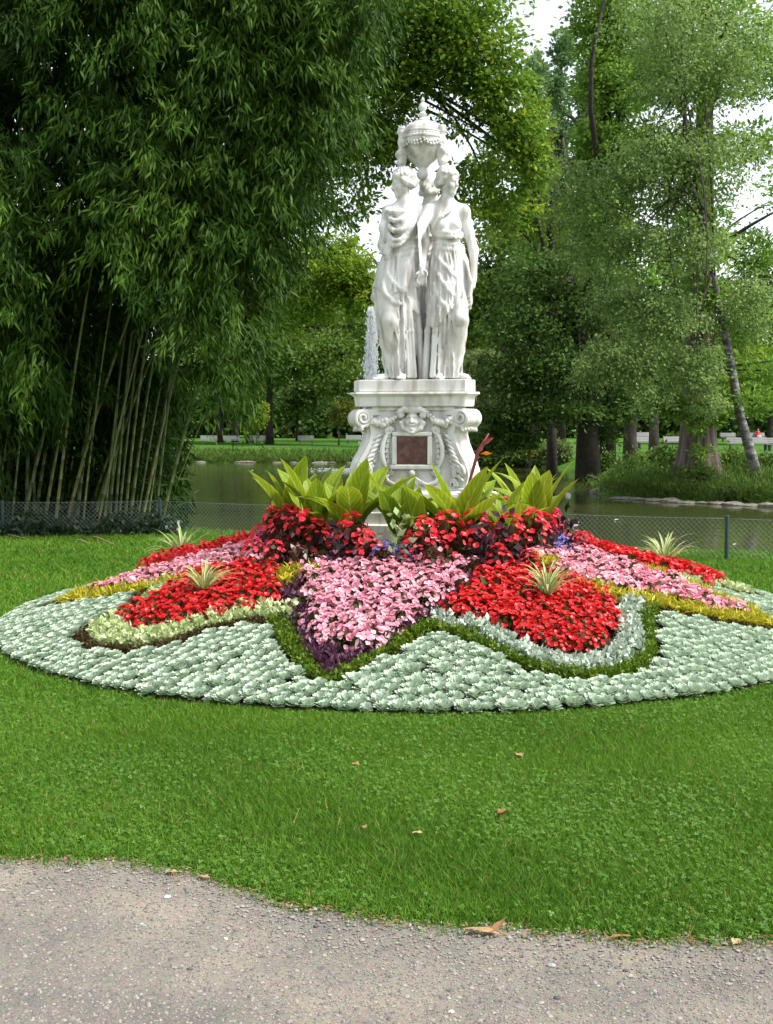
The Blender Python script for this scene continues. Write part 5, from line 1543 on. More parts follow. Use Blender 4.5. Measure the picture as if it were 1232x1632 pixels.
# --- bamboo grove
def bamboo():
    rg = np.random.default_rng(3)
    root = tag(empty('bamboo_grove', (-4.6, 17.4, 0)), 'dense dark green bamboo grove with leaning culms behind the wire fence', 'bamboo')
    B = np.array([-4.6, 17.4, 0])
    bases = []
    px_list = [14, 30, 52, 66, 84, 100, 118, 128, 142, 150, 163, 172, 180, 186, 196, 204, 214, 222, 232, 244, 250, 70, 110, 135, 158, 190, 210, 240, 40, 20, 92, 168]
    for i, px in enumerate(px_list):
        d = rg.uniform(16.6, 18.6) if i < 21 else rg.uniform(18.2, 20)
        bases.append(((px - PCX) / FPX * d, d, i))
    for i in range(22): bases.append((rg.uniform(-9.5, -5.9), rg.uniform(16.5, 20), 40 + i))
    tops = []
    for x, y, i in bases:
        h = rg.uniform(6.5, 9.0)
        lean = rg.uniform(.08, .30) if rg.random() < .75 else rg.uniform(.30, .46)
        if x > -4.2: lean = min(lean, .30); 
        if x < -6: lean *= .5
        ly = rg.uniform(-.12, .06)
        r0 = rg.uniform(.016, .040)
        gz = float(ground_z(np.array(x), np.array(y)))
        P, Rr = [], []
        nn = 26
        for k in range(nn + 1):
            s = k / nn
            P.append((x + lean * h * (s * .8 + .35 * s * s) - B[0], y + ly * h * s - B[1], gz - .1 + h * (s - .10 * s ** 3) - B[2]))
            Rr.append(r0 * (1 - .72 * s))
        # swollen joints
        P2, R2 = [], []
        for k in range(nn):
            a, b = np.array(P[k]), np.array(P[k + 1])
            for f_, w in ((0, 1.22), (.04, .96), (.96, .96)):
                P2.append(tuple(a + (b - a) * f_)); R2.append((Rr[k] + (Rr[k + 1] - Rr[k]) * f_) * w)
        mb = MB(); mb.tube(P2, R2, 7)
        link('culm', mb.mesh('bamboo_culm', M['culm'], True), root)
    # foliage sprays
    xm_z = [0, 1.8, 2.2, 3.2, 4.2, 5.0, 6.2, 7.8, 11, 13]; xm_x = [-3.0, -2.75, -2.15, -2.0, -1.75, -1.35, -.75, -.15, .4, .4]
    zm_x = [-10, -6.2, -5.4, -4.6, -3.6, -3.0, -2.5, -2.0, -1.5, -1.0, -.4, .5]; zm_z = [.3, .45, .9, 2.4, 3.3, 3.1, 2.3, 2.4, 2.9, 3.7, 4.7, 7.0]
    Ps, Ds, As, Ls = [], [], [], []
    def spray(c, n, size, tone):
        out = unit(np.array([rg.normal() * .7, rg.normal() * .5 - .55, -.25 + rg.normal() * .25]))
        s = rg.random(n) ** .7
        # leaves hang along a drooping twig with side shoots
        tw = c + out * (s * size)[:, None] + np.array([0, 0, -1]) * (s ** 2 * size * .55)[:, None] + rg.normal(size=(n, 3)) * np.array([.11, .11, .08]) * size * 1.3
        dd = unit(out * .55 + np.array([0, 0, -.85]) + rg.normal(size=(n, 3)) * .42)
        Ps.append(tw); Ds.append(dd); Ls.append(rg.uniform(.11, .23, n)); As.append(np.clip(tone + rg.normal(size=n) * .16, 0, 1))
    cnt = 0
    while cnt < 300:                                         # plumes: sprays hanging together, dark gaps between them
        z = rg.uniform(.9, 11.0); x = rg.uniform(-7.4, .6)
        xm = np.interp(z, xm_z, xm_x)
        if x > xm - .25 or z < np.interp(x, zm_x, zm_z) + .55: continue
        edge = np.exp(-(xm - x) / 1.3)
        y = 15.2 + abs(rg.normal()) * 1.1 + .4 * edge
        c = np.array([x, y, z]); tone = .46 + .30 * edge + rg.normal() * .20  # paler tones near the outline put the side light into the leaf colour
        for q in range(int(rg.uniform(6, 11))):
            cc = c + rg.normal(size=3) * np.array([.28, .25, .34])
            if cc[0] > np.interp(cc[2], xm_z, xm_x): cc[0] -= .4
            spray(cc, int(rg.uniform(40, 80)), rg.uniform(.35, .75), tone + rg.normal() * .08)
        cnt += 1
    for q in range(420):                                     # single sprays along the outline towards the pond
        z = rg.uniform(2.2, 9.5); x = np.interp(z, xm_z, xm_x) - abs(rg.normal()) * .35
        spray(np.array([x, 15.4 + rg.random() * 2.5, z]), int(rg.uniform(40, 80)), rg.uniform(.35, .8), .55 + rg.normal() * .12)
    n = 84000                                                # depth of the grove, its shade put into darker leaf tones
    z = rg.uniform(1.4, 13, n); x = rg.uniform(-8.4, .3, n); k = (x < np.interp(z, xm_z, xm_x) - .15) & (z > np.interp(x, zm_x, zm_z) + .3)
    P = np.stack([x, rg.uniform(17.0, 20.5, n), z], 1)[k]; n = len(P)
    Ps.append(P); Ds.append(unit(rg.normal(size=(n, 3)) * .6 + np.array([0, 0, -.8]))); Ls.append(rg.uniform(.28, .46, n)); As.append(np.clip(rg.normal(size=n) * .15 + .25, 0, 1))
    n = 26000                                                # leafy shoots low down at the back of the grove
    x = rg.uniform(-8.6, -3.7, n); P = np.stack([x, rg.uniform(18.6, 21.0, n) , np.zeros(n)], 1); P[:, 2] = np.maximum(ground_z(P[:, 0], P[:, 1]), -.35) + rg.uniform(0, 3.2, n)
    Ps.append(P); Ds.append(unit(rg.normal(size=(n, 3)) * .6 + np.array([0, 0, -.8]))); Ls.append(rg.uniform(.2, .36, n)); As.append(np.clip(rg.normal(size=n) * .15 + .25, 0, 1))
    # low shoots between the culms on the fence
    P = np.concatenate(Ps); D = np.concatenate(Ds); A = np.concatenate(As); L = np.concatenate(Ls)
    V, F = kites(P, D, L, .012 + L * .10, .1, .35, nrm=np.array([0, -1, .3]) + rg.normal(size=(len(P), 3)) * .8)
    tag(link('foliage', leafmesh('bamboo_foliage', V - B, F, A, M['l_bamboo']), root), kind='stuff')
bamboo()

# --- broadleaf tree reaching over from behind the bamboo
b0 = gp(190, 24.5)
tree('maple_tree', None, [b0, at(215, 520, 25), at(330, 330, 25.2), at(520, 150, 25.2), at(575, 20, 24.5), at(620, -120, 24)], [.32, .27, .24, .19, .14, .06],
     [pb(640, 40, 24, 95, 60, 5200), pb(745, 55, 24, 85, 65, 5200), pb(790, 130, 24, 55, 48, 2900), pb(600, 140, 24.5, 70, 60, 3400), pb(690, 120, 24, 60, 40, 1500),
      pb(590, 235, 25, 55, 60, 2600), pb(560, 320, 25, 40, 40, 700), pb(640, 215, 24.5, 45, 42, 1300), pb(836, 215, 24, 34, 42, 1500), pb(852, 262, 24, 22, 36, 600),
      pb(745, 185, 24, 60, 42, 560), pb(800, 205, 24, 42, 36, 520), pb(790, 285, 24.3, 60, 42, 1000), pb(735, 290, 24.5, 40, 36, 520), pb(815, 330, 24.5, 40, 30, 480), pb(700, -40, 24, 150, 50, 3000),
      pb(560, 60, 25, 60, 80, 2600), pb(500, 230, 26, 60, 120, 2500)],
     .125, M['l_maple'], M['bark_dark'], 'leafy maple-like tree reaching over the monument from behind the bamboo', nl=26, limb_r=.07, seed=11, sub=.42, sub_n=22, aspect=.55, droop=.45)

# --- left far shore: trees over the benches
def simple_tree(name, px, d, blobs, leaf, lm, bark, label, top, rad, seed, group=None, lean=0, **kw):
    b = gp(px, d); t = at(px + lean, top, d)
    pts = [b + (t - b) * s + np.array([.15 * math.sin(9 * s + seed), .15 * math.cos(7 * s + seed), 0]) * (s > 0) * (rad / .3) * .4 for s in np.linspace(0, 1, 7)]
    return tree(name, None, pts, [rad * (1.25 if s == 0 else 1 - .75 * s) for s in np.linspace(0, 1, 7)], blobs, leaf, lm, bark, label, seed=seed, group=group, limb_r=rad * .5, **kw)
simple_tree('lime_tree', 630, 66, [pb(545, 430, 66, 52, 38, 3800), pb(575, 470, 66, 36, 34, 2000), pb(500, 470, 67, 55, 45, 3500), pb(520, 395, 67, 55, 36, 2600), pb(440, 480, 68, 60, 60, 2600)],
            .26, M['l_lime'], M['bark'], 'sunlit yellow-green tree across the pond beside the fountain', 400, .25, 21)
simple_tree('broadleaf_tree', 430, 86, [pb(500, 560, 84, 90, 32, 4500), pb(555, 605, 82, 60, 26, 2600), pb(430, 570, 86, 80, 45, 3600), pb(360, 590, 86, 70, 45, 3000), pb(470, 500, 88, 110, 50, 4500), pb(560, 530, 86, 55, 45, 2600)],
            .34, M['l_mid'], M['bark_dark'], 'broad tree with tiered branches and a stout trunk beside the lakeside benches', 470, .33, 22)
for px, d, tp, s, w in ((352, 92, 560, 23, 'slim dark trunked tree behind the bench closest to the bamboo'), (375, 96, 540, 24, 'straight grey trunked tree between two lakeside benches'), (398, 90, 550, 25, 'dark trunked tree standing over the third lakeside bench')):
    simple_tree('lakeside_tree', px, d, [pb(px - 20, 560, d, 60, 60, 2600), pb(px + 30, 520, d, 60, 60, 2600)], .4, M['l_dark'], M['bark_dark'], w, tp, .30, s, nl=4)
simple_tree('sapling', 540, 80, [pb(548, 648, 80, 22, 14, 700), pb(538, 668, 80, 17, 12, 420), pb(560, 662, 80, 16, 14, 420)], .22, M['l_yellow_tree'], M['bark'], 'small yellowing tree on the far lawn beside the pedestal', 640, .07, 26, nl=6)
simple_tree('sapling', 410, 80, [pb(412, 668, 80, 16, 14, 520), pb(402, 684, 80, 12, 8, 240), pb(420, 650, 80, 12, 10, 260)], .20, M['l_lime'], M['bark'], 'bright green sapling among the lakeside benches', 650, .06, 27, nl=4)
simple_tree('young_tree', 474, 100, [pb(470, 640, 100, 36, 34, 1500), pb(500, 620, 100, 40, 30, 1500)], .4, M['l_dark'], M['bark_dark'], 'young dark tree behind the bench on the open far lawn', 610, .15, 28, nl=4)

# --- far wood closing the view
rgw = np.random.default_rng(5)
FAR = [(-120, 128, 380), (-10, 138, 340), (90, 126, 400), (190, 132, 360), (280, 128, 430), (345, 135, 400), (440, 122, 420), (520, 130, 410), (600, 124, 430), (690, 130, 400), (770, 122, 440), (850, 132, 420), (945, 124, 440), (1030, 128, 400), (1110, 122, 430), (1200, 130, 410), (1290, 124, 400), (1400, 134, 360)]
far_notes = ['dark foliage', 'broad crown', 'tall narrow top', 'low spreading crown']
for i, (px, d, top) in enumerate(FAR):
    H = 680 - top
    bl = []
    for k in range(7):
        z = 690 - H * (.12 + .80 * (k / 6))
        w = 75 * (1 - .45 * (k / 6)) * rgw.uniform(.8, 1.15)
        bl.append(pb(px + rgw.normal() * 22, z, d, w, 44, 1080))
    simple_tree('far_tree', px, d, bl, .62, M['l_dark'] if i % 3 else M['l_mid'], M['bark_dark'], 'dark tree in the wood closing the view beyond the far lawn', top + 60, .35, 300 + i, group='trees of the far wood', nl=5, sub=.45, sub_n=20)

rg_u = np.random.default_rng(6); n_ = 26000
P_ = np.stack([rg_u.uniform(-75, 75, n_), 118 + 14 * rg_u.random(n_), np.zeros(n_)], 1); P_[:, 2] = ground_z(P_[:, 0], P_[:, 1]) + rg_u.random(n_) ** .8 * (5.5 + 1.5 * np.sin(P_[:, 0] * .3))
V_, F_ = kites(P_, rg_u.normal(size=(n_, 3)) + np.array([0, -.3, .2]), rg_u.uniform(.6, 1.1, n_), rg_u.uniform(.4, .8, n_))
tag(link('undergrowth', leafmesh('undergrowth', V_, F_, np.clip(.35 + rg_u.normal(size=n_) * .2, 0, 1), M['l_dark'])), 'dark undergrowth under the far wood', 'undergrowth', kind='stuff')

# --- poplars
for px, top, d, s, w in ((852, 95, 92, 41, 'grey-green poplar nearest the monument in the sky gap'), (893, 45, 96, 42, 'tallest grey-green poplar standing in the sky gap'), (935, 120, 90, 43, 'grey-green poplar partly hidden by the tall dark tree')):
    bl = [pb(px + rgw.normal() * 3, 640 - (640 - top) * (k + .5) / 9, d, 27 * (1 - .55 * abs((k / 8) - .3)), 38, 1100) for k in range(9)]
    simple_tree('poplar_tree', px, d, bl, .42, M['l_poplar'], M['bark'], w, top + 20, .4, s, nl=14, sub=.35, sub_n=18, droop=-.3)

# --- right side: tall tree behind, cypress, birch, dark spreading tree
simple_tree('tall_tree', 968, 46, [pb(965, 40, 46, 52, 62, 3600), pb(985, 140, 46, 62, 52, 3600), pb(960, 225, 46, 45, 40, 2200), pb(1005, 250, 46, 60, 50, 2600), pb(1040, 60, 47, 60, 80, 2600), pb(948, 110, 45.6, 30, 50, 1200), pb(990, -60, 46, 70, 60, 2500), 
             pb(960, 330, 46, 60, 60, 2600), pb(900, 400, 47, 70, 60, 2200), pb(1000, 400, 46, 70, 60, 2400)],
            .20, M['l_cypress'], M['bark_dark'], 'tall fresh green tree rising behind the birch above the dark tree', -60, .30, 51, nl=14, dens=1.3)
simple_tree('background_tree', 800, 74, [pb(790, 400, 74, 60, 50, 2600), pb(770, 460, 74, 50, 50, 2200), pb(840, 360, 75, 60, 50, 2200), pb(820, 470, 74, 60, 50, 2000), pb(760, 530, 74, 40, 45, 1600)],
            .32, M['l_mid'], M['bark_dark'], 'rounded mid green tree directly behind the bare-shouldered woman', 400, .35, 52)
simple_tree('sunlit_tree', 880, 44.5, [pb(800, 255, 44, 46, 44, 1300), pb(846, 205, 44, 34, 50, 1500), pb(850, 275, 44, 36, 40, 1500), pb(765, 335, 44, 44, 36, 1100), pb(815, 335, 44, 48, 36, 1400), pb(770, 270, 44, 34, 36, 600), pb(870, 350, 44.5, 40, 36, 1100), pb(800, 180, 44, 36, 36, 500)],
            .17, M['l_lime'], M['bark_dark'], 'sunlit yellow-green tree behind the head of the bare-shouldered woman', 200, .22, 55, nl=12)
simple_tree('willow_tree', 772, 57, [pb(770, 575, 57, 40, 22, 1500)], .22, M['l_willow'], M['bark'], 'pale weeping willow trailing over the water beside the pedestal', 570, .22, 53, nl=8)
def willow_curtain():
    rg = np.random.default_rng(54); Ps = []; 
    for k in range(150):
        px = rg.uniform(738, 812); d = rg.uniform(55.5, 58.5)
        y0 = rg.uniform(555, 600); y1 = min(690, y0 + rg.uniform(60, 110))
        n = 46; yy = np.linspace(y0, y1, n)
        for y in yy: Ps.append(at(px + .6 * math.sin(y * .1 + k), y, d))
    P = np.array(Ps); D = rg.normal(size=(len(P), 3)) * .35 + np.array([0, 0, -1])
    V, F = kites(P, D, .26, .05)
    w = bpy.data.objects['willow_tree']
    tag(link('trailing_branches', leafmesh('willow_curtain', V - np.array(w.location), F, rg.random(len(P)), M['l_willow']), w), kind='stuff')
willow_curtain()

b = gp(938, 40.5)
tree('alder_tree', None, [b, at(936, 700, 40.5), at(938, 640, 40.5), at(930, 560, 40.5), at(915, 480, 40.5), at(905, 400, 40.5)], [.52, .40, .36, .30, .2, .08],
     [pb(850, 520, 40, 80, 42, 3200), pb(905, 585, 39.5, 100, 40, 4200), pb(820, 600, 40, 62, 40, 2600), pb(940, 460, 40, 85, 60, 3800), pb(800, 665, 40, 45, 26, 1500), pb(875, 650, 39.5, 80, 24, 2400), pb(850, 440, 40.5, 66, 48, 2600),
      pb(990, 640, 40.5, 55, 40, 1900), pb(780, 705, 40, 40, 20, 1300), pb(830, 700, 40, 45, 16, 1100), pb(1000, 540, 41, 70, 60, 2600), pb(960, 690, 41, 30, 18, 600)],
     .17, M['l_dark'], M['bark_dark'], 'dark spreading tree with low branches over the water and a black trunk', nl=26, limb_r=.16, seed=61, sub=.40, flat=.4)

# cypress with a fluted, buttressed trunk
def cypress():
    d = 31.0; b = gp(1112, d); root = empty('cypress_tree', tuple(b))
    rings = []
    N = 48
    Zs = [-.4, 0, .25, .5, .9, 1.4, 2.0, 3, 4.5, 6.5, 9, 12, 15]
    Rs = [.86, .74, .64, .57, .51, .47, .44, .41, .37, .32, .25, .17, .07]
    for z, r_ in zip(Zs, Rs):
        fl = .20 * math.exp(-max(z, 0) / 1.1) + .045
        ring = []
        for k in range(N):
            a = 2 * math.pi * k / N
            rr = r_ * (1 + fl * (abs(math.sin(3.5 * a + .6)) - .55) + .04 * math.sin(13 * a + z))
            ring.append((rr * math.cos(a) + .10 * z * -.02, rr * math.sin(a), z))
        rings.append(ring)
    mb = MB(); mb.loft(rings)
    tr = link('trunk', mb.mesh('cypress_trunk', M['cypress_bark'], True), root)
    bl = [pb(1120, 20, d, 110, 50, 2600), pb(1190, 110, d, 70, 50, 1600), pb(1060, 120, d, 60, 45, 1300), pb(1190, 230, d, 50, 36, 900), pb(1040, 230, d, 60, 40, 1100), pb(1070, 330, d, 60, 40, 1000), pb(1200, 400, d, 60, 34, 1000),
          pb(1180, 520, d, 60, 40, 1100), pb(1120, -80, d, 120, 60, 2000), pb(1230, 590, d, 60, 30, 800), pb(1260, 300, d, 50, 50, 600), pb(1225, 60, d, 50, 40, 700),
          pb(1112, 120, d - 1.2, 60, 60, 1700), pb(1105, 250, d - 1.3, 50, 55, 1500), pb(1120, 380, d - 1.3, 50, 50, 1300), pb(1120, 480, d - 1.2, 50, 40, 1000), pb(1105, 580, d - 1.2, 50, 30, 900), pb(1070, 640, d - 1, 36, 20, 500), pb(1145, 640, d - 1, 40, 24, 600), pb(1110, 660, d - 1.2, 40, 26, 500), pb(1120, 710, d - 1.3, 20, 26, 160), pb(1200, 640, d - 2.3, 30, 30, 260)]
    V, F, A, C = leaf_cloud(bl, .16, seed=71, aspect=.4, sub=.42, flat=.3, droop=.15, dens=1.6)
    link('crown', leafmesh('cypress_crown', V - b, F, A, M['l_cypress']), root)
    rg = np.random.default_rng(72); mb = MB()
    for t in C[rg.choice(len(C), 18, replace=False)]:
        q = t - b; z0 = max(3.0, q[2] * .85 - .3); limbs(mb, np.array([0, 0, min(z0, 12.5)]), [q], .10, rg, sag=.02)
    link('limbs', mb.mesh('cypress_limbs', M['bark_dark'], True), tr)
    tag(root, 'huge cypress with a fluted flaring trunk on the pond bank', 'tree')
cypress()

b = gp(1212, 29.5)
tree('birch_tree', None, [b, at(1196, 720, 29.5), at(1180, 665, 29.5), at(1170, 610, 29.5), at(1158, 545, 29.4), at(1144, 480, 29.2), at(1130, 400, 29), at(1117, 330, 28.8), at(1098, 285, 28.7), at(1092, 180, 28.6), at(1085, 40, 28.5)],
     [.165, .135, .12, .112, .105, .092, .08, .065, .052, .04, .02],
     [pb(1000, 565, 28.5, 66, 42, 2500), pb(945, 590, 28.5, 34, 34, 900), pb(1060, 500, 28.5, 70, 42, 2300), pb(1110, 580, 28.3, 45, 42, 1500), pb(1190, 480, 29, 48, 55, 1700), pb(985, 480, 29, 55, 36, 1300), pb(1060, 250, 28.5, 85, 60, 2500), pb(1150, 260, 28.5, 55, 70, 1700),
      pb(985, 295, 28.8, 60, 45, 1500), pb(1180, 90, 28.5, 55, 70, 1600), pb(1080, 110, 28.5, 75, 70, 2300), pb(905, 330, 29, 45, 45, 800), pb(940, 400, 29, 60, 36, 1000), pb(1090, 390, 28.5, 80, 45, 1900), pb(1060, 20, 28.5, 100, 50, 2000), pb(1040, 630, 28.3, 40, 24, 700), pb(1130, 640, 28.3, 36, 24, 500), pb(1000, 380, 29, 60, 40, 1000), pb(900, 270, 29, 40, 36, 500)],
     .085, M['l_birch'], M['birch'], 'leaning silver birch with drooping grey-green twigs on the pond bank', nl=22, limb_r=.03, seed=81, dens=1.55, sub=.40, sub_n=30, aspect=.75, droop=.7)

for px, d, w, s, lab in ((1006, 47, .32, 91, 'reddish trunked tree standing behind the leafy bank'), (1043, 62, .30, 92, 'grey trunked tree on the lawn between the benches')):
    simple_tree('park_tree', px, d, [pb(px, 560, d, 60, 46, 1700), pb(px - 30, 620, d, 46, 30, 1100), pb(px + 34, 610, d, 46, 34, 1200)], .22, M['l_dark'], M['bark'], lab, 520, w, s, nl=6)
simple_tree('park_tree', 1226, 84, [pb(1200, 628, 84, 60, 26, 1500), pb(1150, 640, 84, 50, 22, 1200), pb(1240, 600, 84, 60, 36, 1500), pb(1180, 580, 86, 70, 40, 1600)], .36, M['l_lime'], M['bark_dark'], 'bright green tree shading the white benches across the lawn', 590, .22, 93)
simple_tree('park_tree', 1090, 92, [pb(1090, 620, 92, 70, 30, 1500), pb(1040, 600, 92, 60, 40, 1500), pb(1130, 560, 92, 60, 50, 1500)], .4, M['l_mid'], M['bark_dark'], 'mid green tree behind the cypress on the far lawn', 590, .25, 94)

# --- shrubs on the banks
def shrub(px, py, d, rx, ry, n, leaf, lm, label, seed, cat='shrub', name='shrub'):
    b = gp(px, d); root = empty(name, tuple(b))
    c = at(px, py, d); s = d / FPX
    V, F, A, C = leaf_cloud([(c, (rx * s, rx * s * .7, ry * s), n), (c + np.array([rx * s * .5, -.2, -ry * s * .4]), (rx * s * .6, rx * s * .5, ry * s * .7), n // 2), (c + np.array([-rx * s * .5, -.1, -ry * s * .45]), (rx * s * .6, rx * s * .5, ry * s * .6), n // 2)], leaf, seed=seed, sub=.5, sub_n=14)
    V[:, 2] = np.maximum(V[:, 2], b[2] - .1)
    link('foliage', leafmesh('shrub_foliage', V - b, F, A, lm), root)
    mb = MB(); limbs(mb, np.array([0, 0, -.2]), C[:6] - b, .04, np.random.default_rng(seed))
    link('stems', mb.mesh('shrub_stems', M['bark_dark'], True), root)
    tag(root, label, cat)
shrub(778, 728, 55.5, 38, 18, 1600, .2, M['l_dark'], 'dark rounded shrub at the water beside the orange canna flower', 1)
shrub(835, 722, 54.5, 34, 18, 1300, .2, M['l_dark'], 'dark shrub overhanging the far waterline under the spreading tree', 2)
shrub(886, 718, 53, 22, 16, 900, .2, M['l_willow'], 'pale yellow-green shrub on the far bank beside the black trunk', 3)
shrub(842, 716, 52.5, 9, 8, 160, .16, M['l_yellow_tree'], 'small rusty shrub on the far bank', 4)
shrub(968, 742, 43.5, 22, 24, 1100, .15, M['l_herb'], 'bright green bush beside the black trunk on the point', 5)
shrub(1005, 750, 36, 30, 20, 1200, .12, M['l_herb'], 'leafy green bush on the tip of the bank', 6)
shrub(1045, 760, 33.5, 34, 22, 1400, .11, M['l_herb'], 'low nettle-like bush left of the flaring cypress trunk', 7)
shrub(1150, 765, 31, 28, 20, 1100, .10, M['l_herb'], 'low green bush between the cypress and the birch', 8)
shrub(1112, 752, 29.6, 26, 14, 420, .09, M['l_herb'], 'sprawling weeds climbing the front of the cypress trunk', 14)
shrub(1085, 778, 30.2, 30, 12, 900, .09, M['l_herb'], 'low weeds at the foot of the flaring cypress trunk', 9)
for i_, (px_, py_, d_, rx_, ry_, lab_) in enumerate(((1020, 738, 40, 30, 22, 'tall green weeds behind the tip of the bank'), (1062, 728, 38, 26, 22, 'tall nettles beside the cypress towards the point'), (1165, 735, 33.5, 30, 24, 'leafy bush hiding the lawn between cypress and birch'), (1228, 742, 32.5, 28, 24, 'dark leafy bush behind the foot of the birch'), (985, 770, 33.8, 22, 12, 'low plants trailing into the water at the point'))):
    shrub(px_, py_, d_, rx_, ry_, 1000, .12, M['l_herb'] if i_ % 2 else M['l_mid'], lab_, 30 + i_)
shrub(1222, 778, 28.8, 34, 20, 1200, .09, M['l_dark'], 'dark weeds at the foot of the birch', 10)
shrub(1180, 784, 28.6, 30, 12, 900, .09, M['l_herb'], 'green weeds along the stone shore under the birch', 11)
shrub(1075, 700, 88, 16, 7, 300, .3, M['l_dark'], 'dark clipped shrub on the far lawn behind the cypress', 13)
for i, px in enumerate((345, 372, 395, 470, 512)):
    shrub(px, 727, 63.5, 11 + 3 * (i % 2), 6, 240, .2, M['l_lime'] if i % 2 else M['l_herb'], ['low waterside plant below the bench closest to the bamboo', 'yellow-green waterside plant below the second bench', 'low waterside plant below the third bench', 'yellow-green waterside plant below the lone bench', 'low waterside plant at the far shore beside the cannas'][i], 20 + i, 'waterside plant', 'waterside_plant')

# weeds between the fence and the bamboo
def ivy():
    rg = np.random.default_rng(33); n = 9000
    x = rg.uniform(-9.3, -3.1, n); y = np.interp(x, [-9.5, -5.6, -3.36], [15.6, 15.97, 16.25]) + rg.exponential(.45, n) - .12
    hh = .04 + .34 * np.abs(np.sin(x * 2.1) * np.sin(x * 5.3 + 1)) ** .6
    z = ground_z(x, y) + rg.random(n) ** 1.2 * hh
    P = np.stack([x, y, z], 1); D = rg.normal(size=(n, 3)) + np.array([0, -.3, .2])
    V, F = kites(P, D, rg.uniform(.05, .11, n), rg.uniform(.03, .06, n), nrm=np.array([0, -.4, 1]) + rg.normal(size=(n, 3)) * .6)
    tag(link('ground_ivy', leafmesh('ground_ivy', V, F, rg.random(n), M['l_ivy'])), 'tangle of dark weeds at the foot of the bamboo behind the fence', 'weeds', kind='stuff')
    n = 14000
    x = rg.uniform(6.3, 13, n); ys = np.interp(x, [6.3, 6.5, 7.6, 9.7, 14], [32, 30.8, 29.2, 27.4, 26.3]); y = ys + rg.exponential(1.1, n) + .1
    z = ground_z(x, y) + rg.random(n) * .4
    P = np.stack([x, y, z], 1); D = rg.normal(size=(n, 3)) * .5 + np.array([0, -.1, .9])
    V, F = kites(P, D, rg.uniform(.12, .3, n), rg.uniform(.012, .03, n))
    tag(link('bank_grass', leafmesh('bank_grass', V, F, rg.random(n), M['l_herb'])), 'rough grass on the bank under the cypress and birch', 'grass', kind='stuff')
    n = 9000
    x = rg.uniform(-13, 7.4, n); ys = np.interp(x, [-25, -10.4, -2.6, 1, 4.8, 7.6], [63, 61.6, 60.6, 59.5, 56.5, 54]); y = ys + rg.exponential(.8, n)
    z = ground_z(x, y); P = np.stack([x, y, z], 1); D = rg.normal(size=(n, 3)) * .5 + np.array([0, -.1, .9])
    V, F = kites(P, D, rg.uniform(.15, .45, n), rg.uniform(.03, .07, n))
    tag(link('shore_grass', leafmesh('shore_grass', V, F, rg.random(n), M['l_herb'])), 'tufts of grass along the far shore', 'grass', kind='stuff')
ivy()

# shore stones
mbs = []
for k in range(4):
    mb = MB(); rg = np.random.default_rng(60 + k)
    mb.ball((0, 0, 0), (.5, .34, .2), 9, 6)
    mb.V = [tuple(np.array(v) * (1 + .16 * rg.normal())) for v in mb.V]
    mbs.append(mb.mesh('shore_stone', M['shore_stone'], True, 50))
for i in range(20):
    t = i / 19
    x = 6.6 + t * 6.2; y = float(np.interp(x, [6.5, 7.6, 9.7, 14], [30.7, 29.15, 27.35, 26.25])) - .05
    sc = random.uniform(.45, .8)
    o = link('shore_stone', mbs[i % 4], None, (x, y, -.39), (0, 0, -.5 + random.gauss(0, .15)), (sc, sc, sc * random.uniform(.35, .8)))
    tag(o, 'flat grey stone edging the pond below the cypress and birch', 'stone', 'shore stones below the birch')
for i in range(14):
    x = -12.5 + i * 1.05; y = float(np.interp(x, [-25, -10.4, -2.6, 1], [63, 61.6, 60.6, 59.5])) - .05
    x += random.gauss(0, .4); sc = random.uniform(.35, .7)
    o = link('shore_stone', mbs[i % 4], None, (x, y, -.39), (0, 0, random.gauss(0, .4)), (sc * 1.6, sc, sc * .7))
    tag(o, 'pale stone on the far shore below the benches', 'stone', 'pale stones on the far shore')
# driftwood by the point
mb = MB(); mb.tube([(0, 0, 0), (.5, .1, .12), (1.2, .0, .05), (1.9, .1, .1)], [.10, .13, .10, .03], 8); mb.tube([(.5, .1, .1), (.2, .2, .45), (-.1, .1, .55)], [.07, .04, .015], 6)
tag(link('driftwood', mb.mesh('driftwood', M['shore_stone'], True), None, (6.15, 33.0, -.40)), 'grey driftwood lying in the shallows at the tip of the bank', 'driftwood')

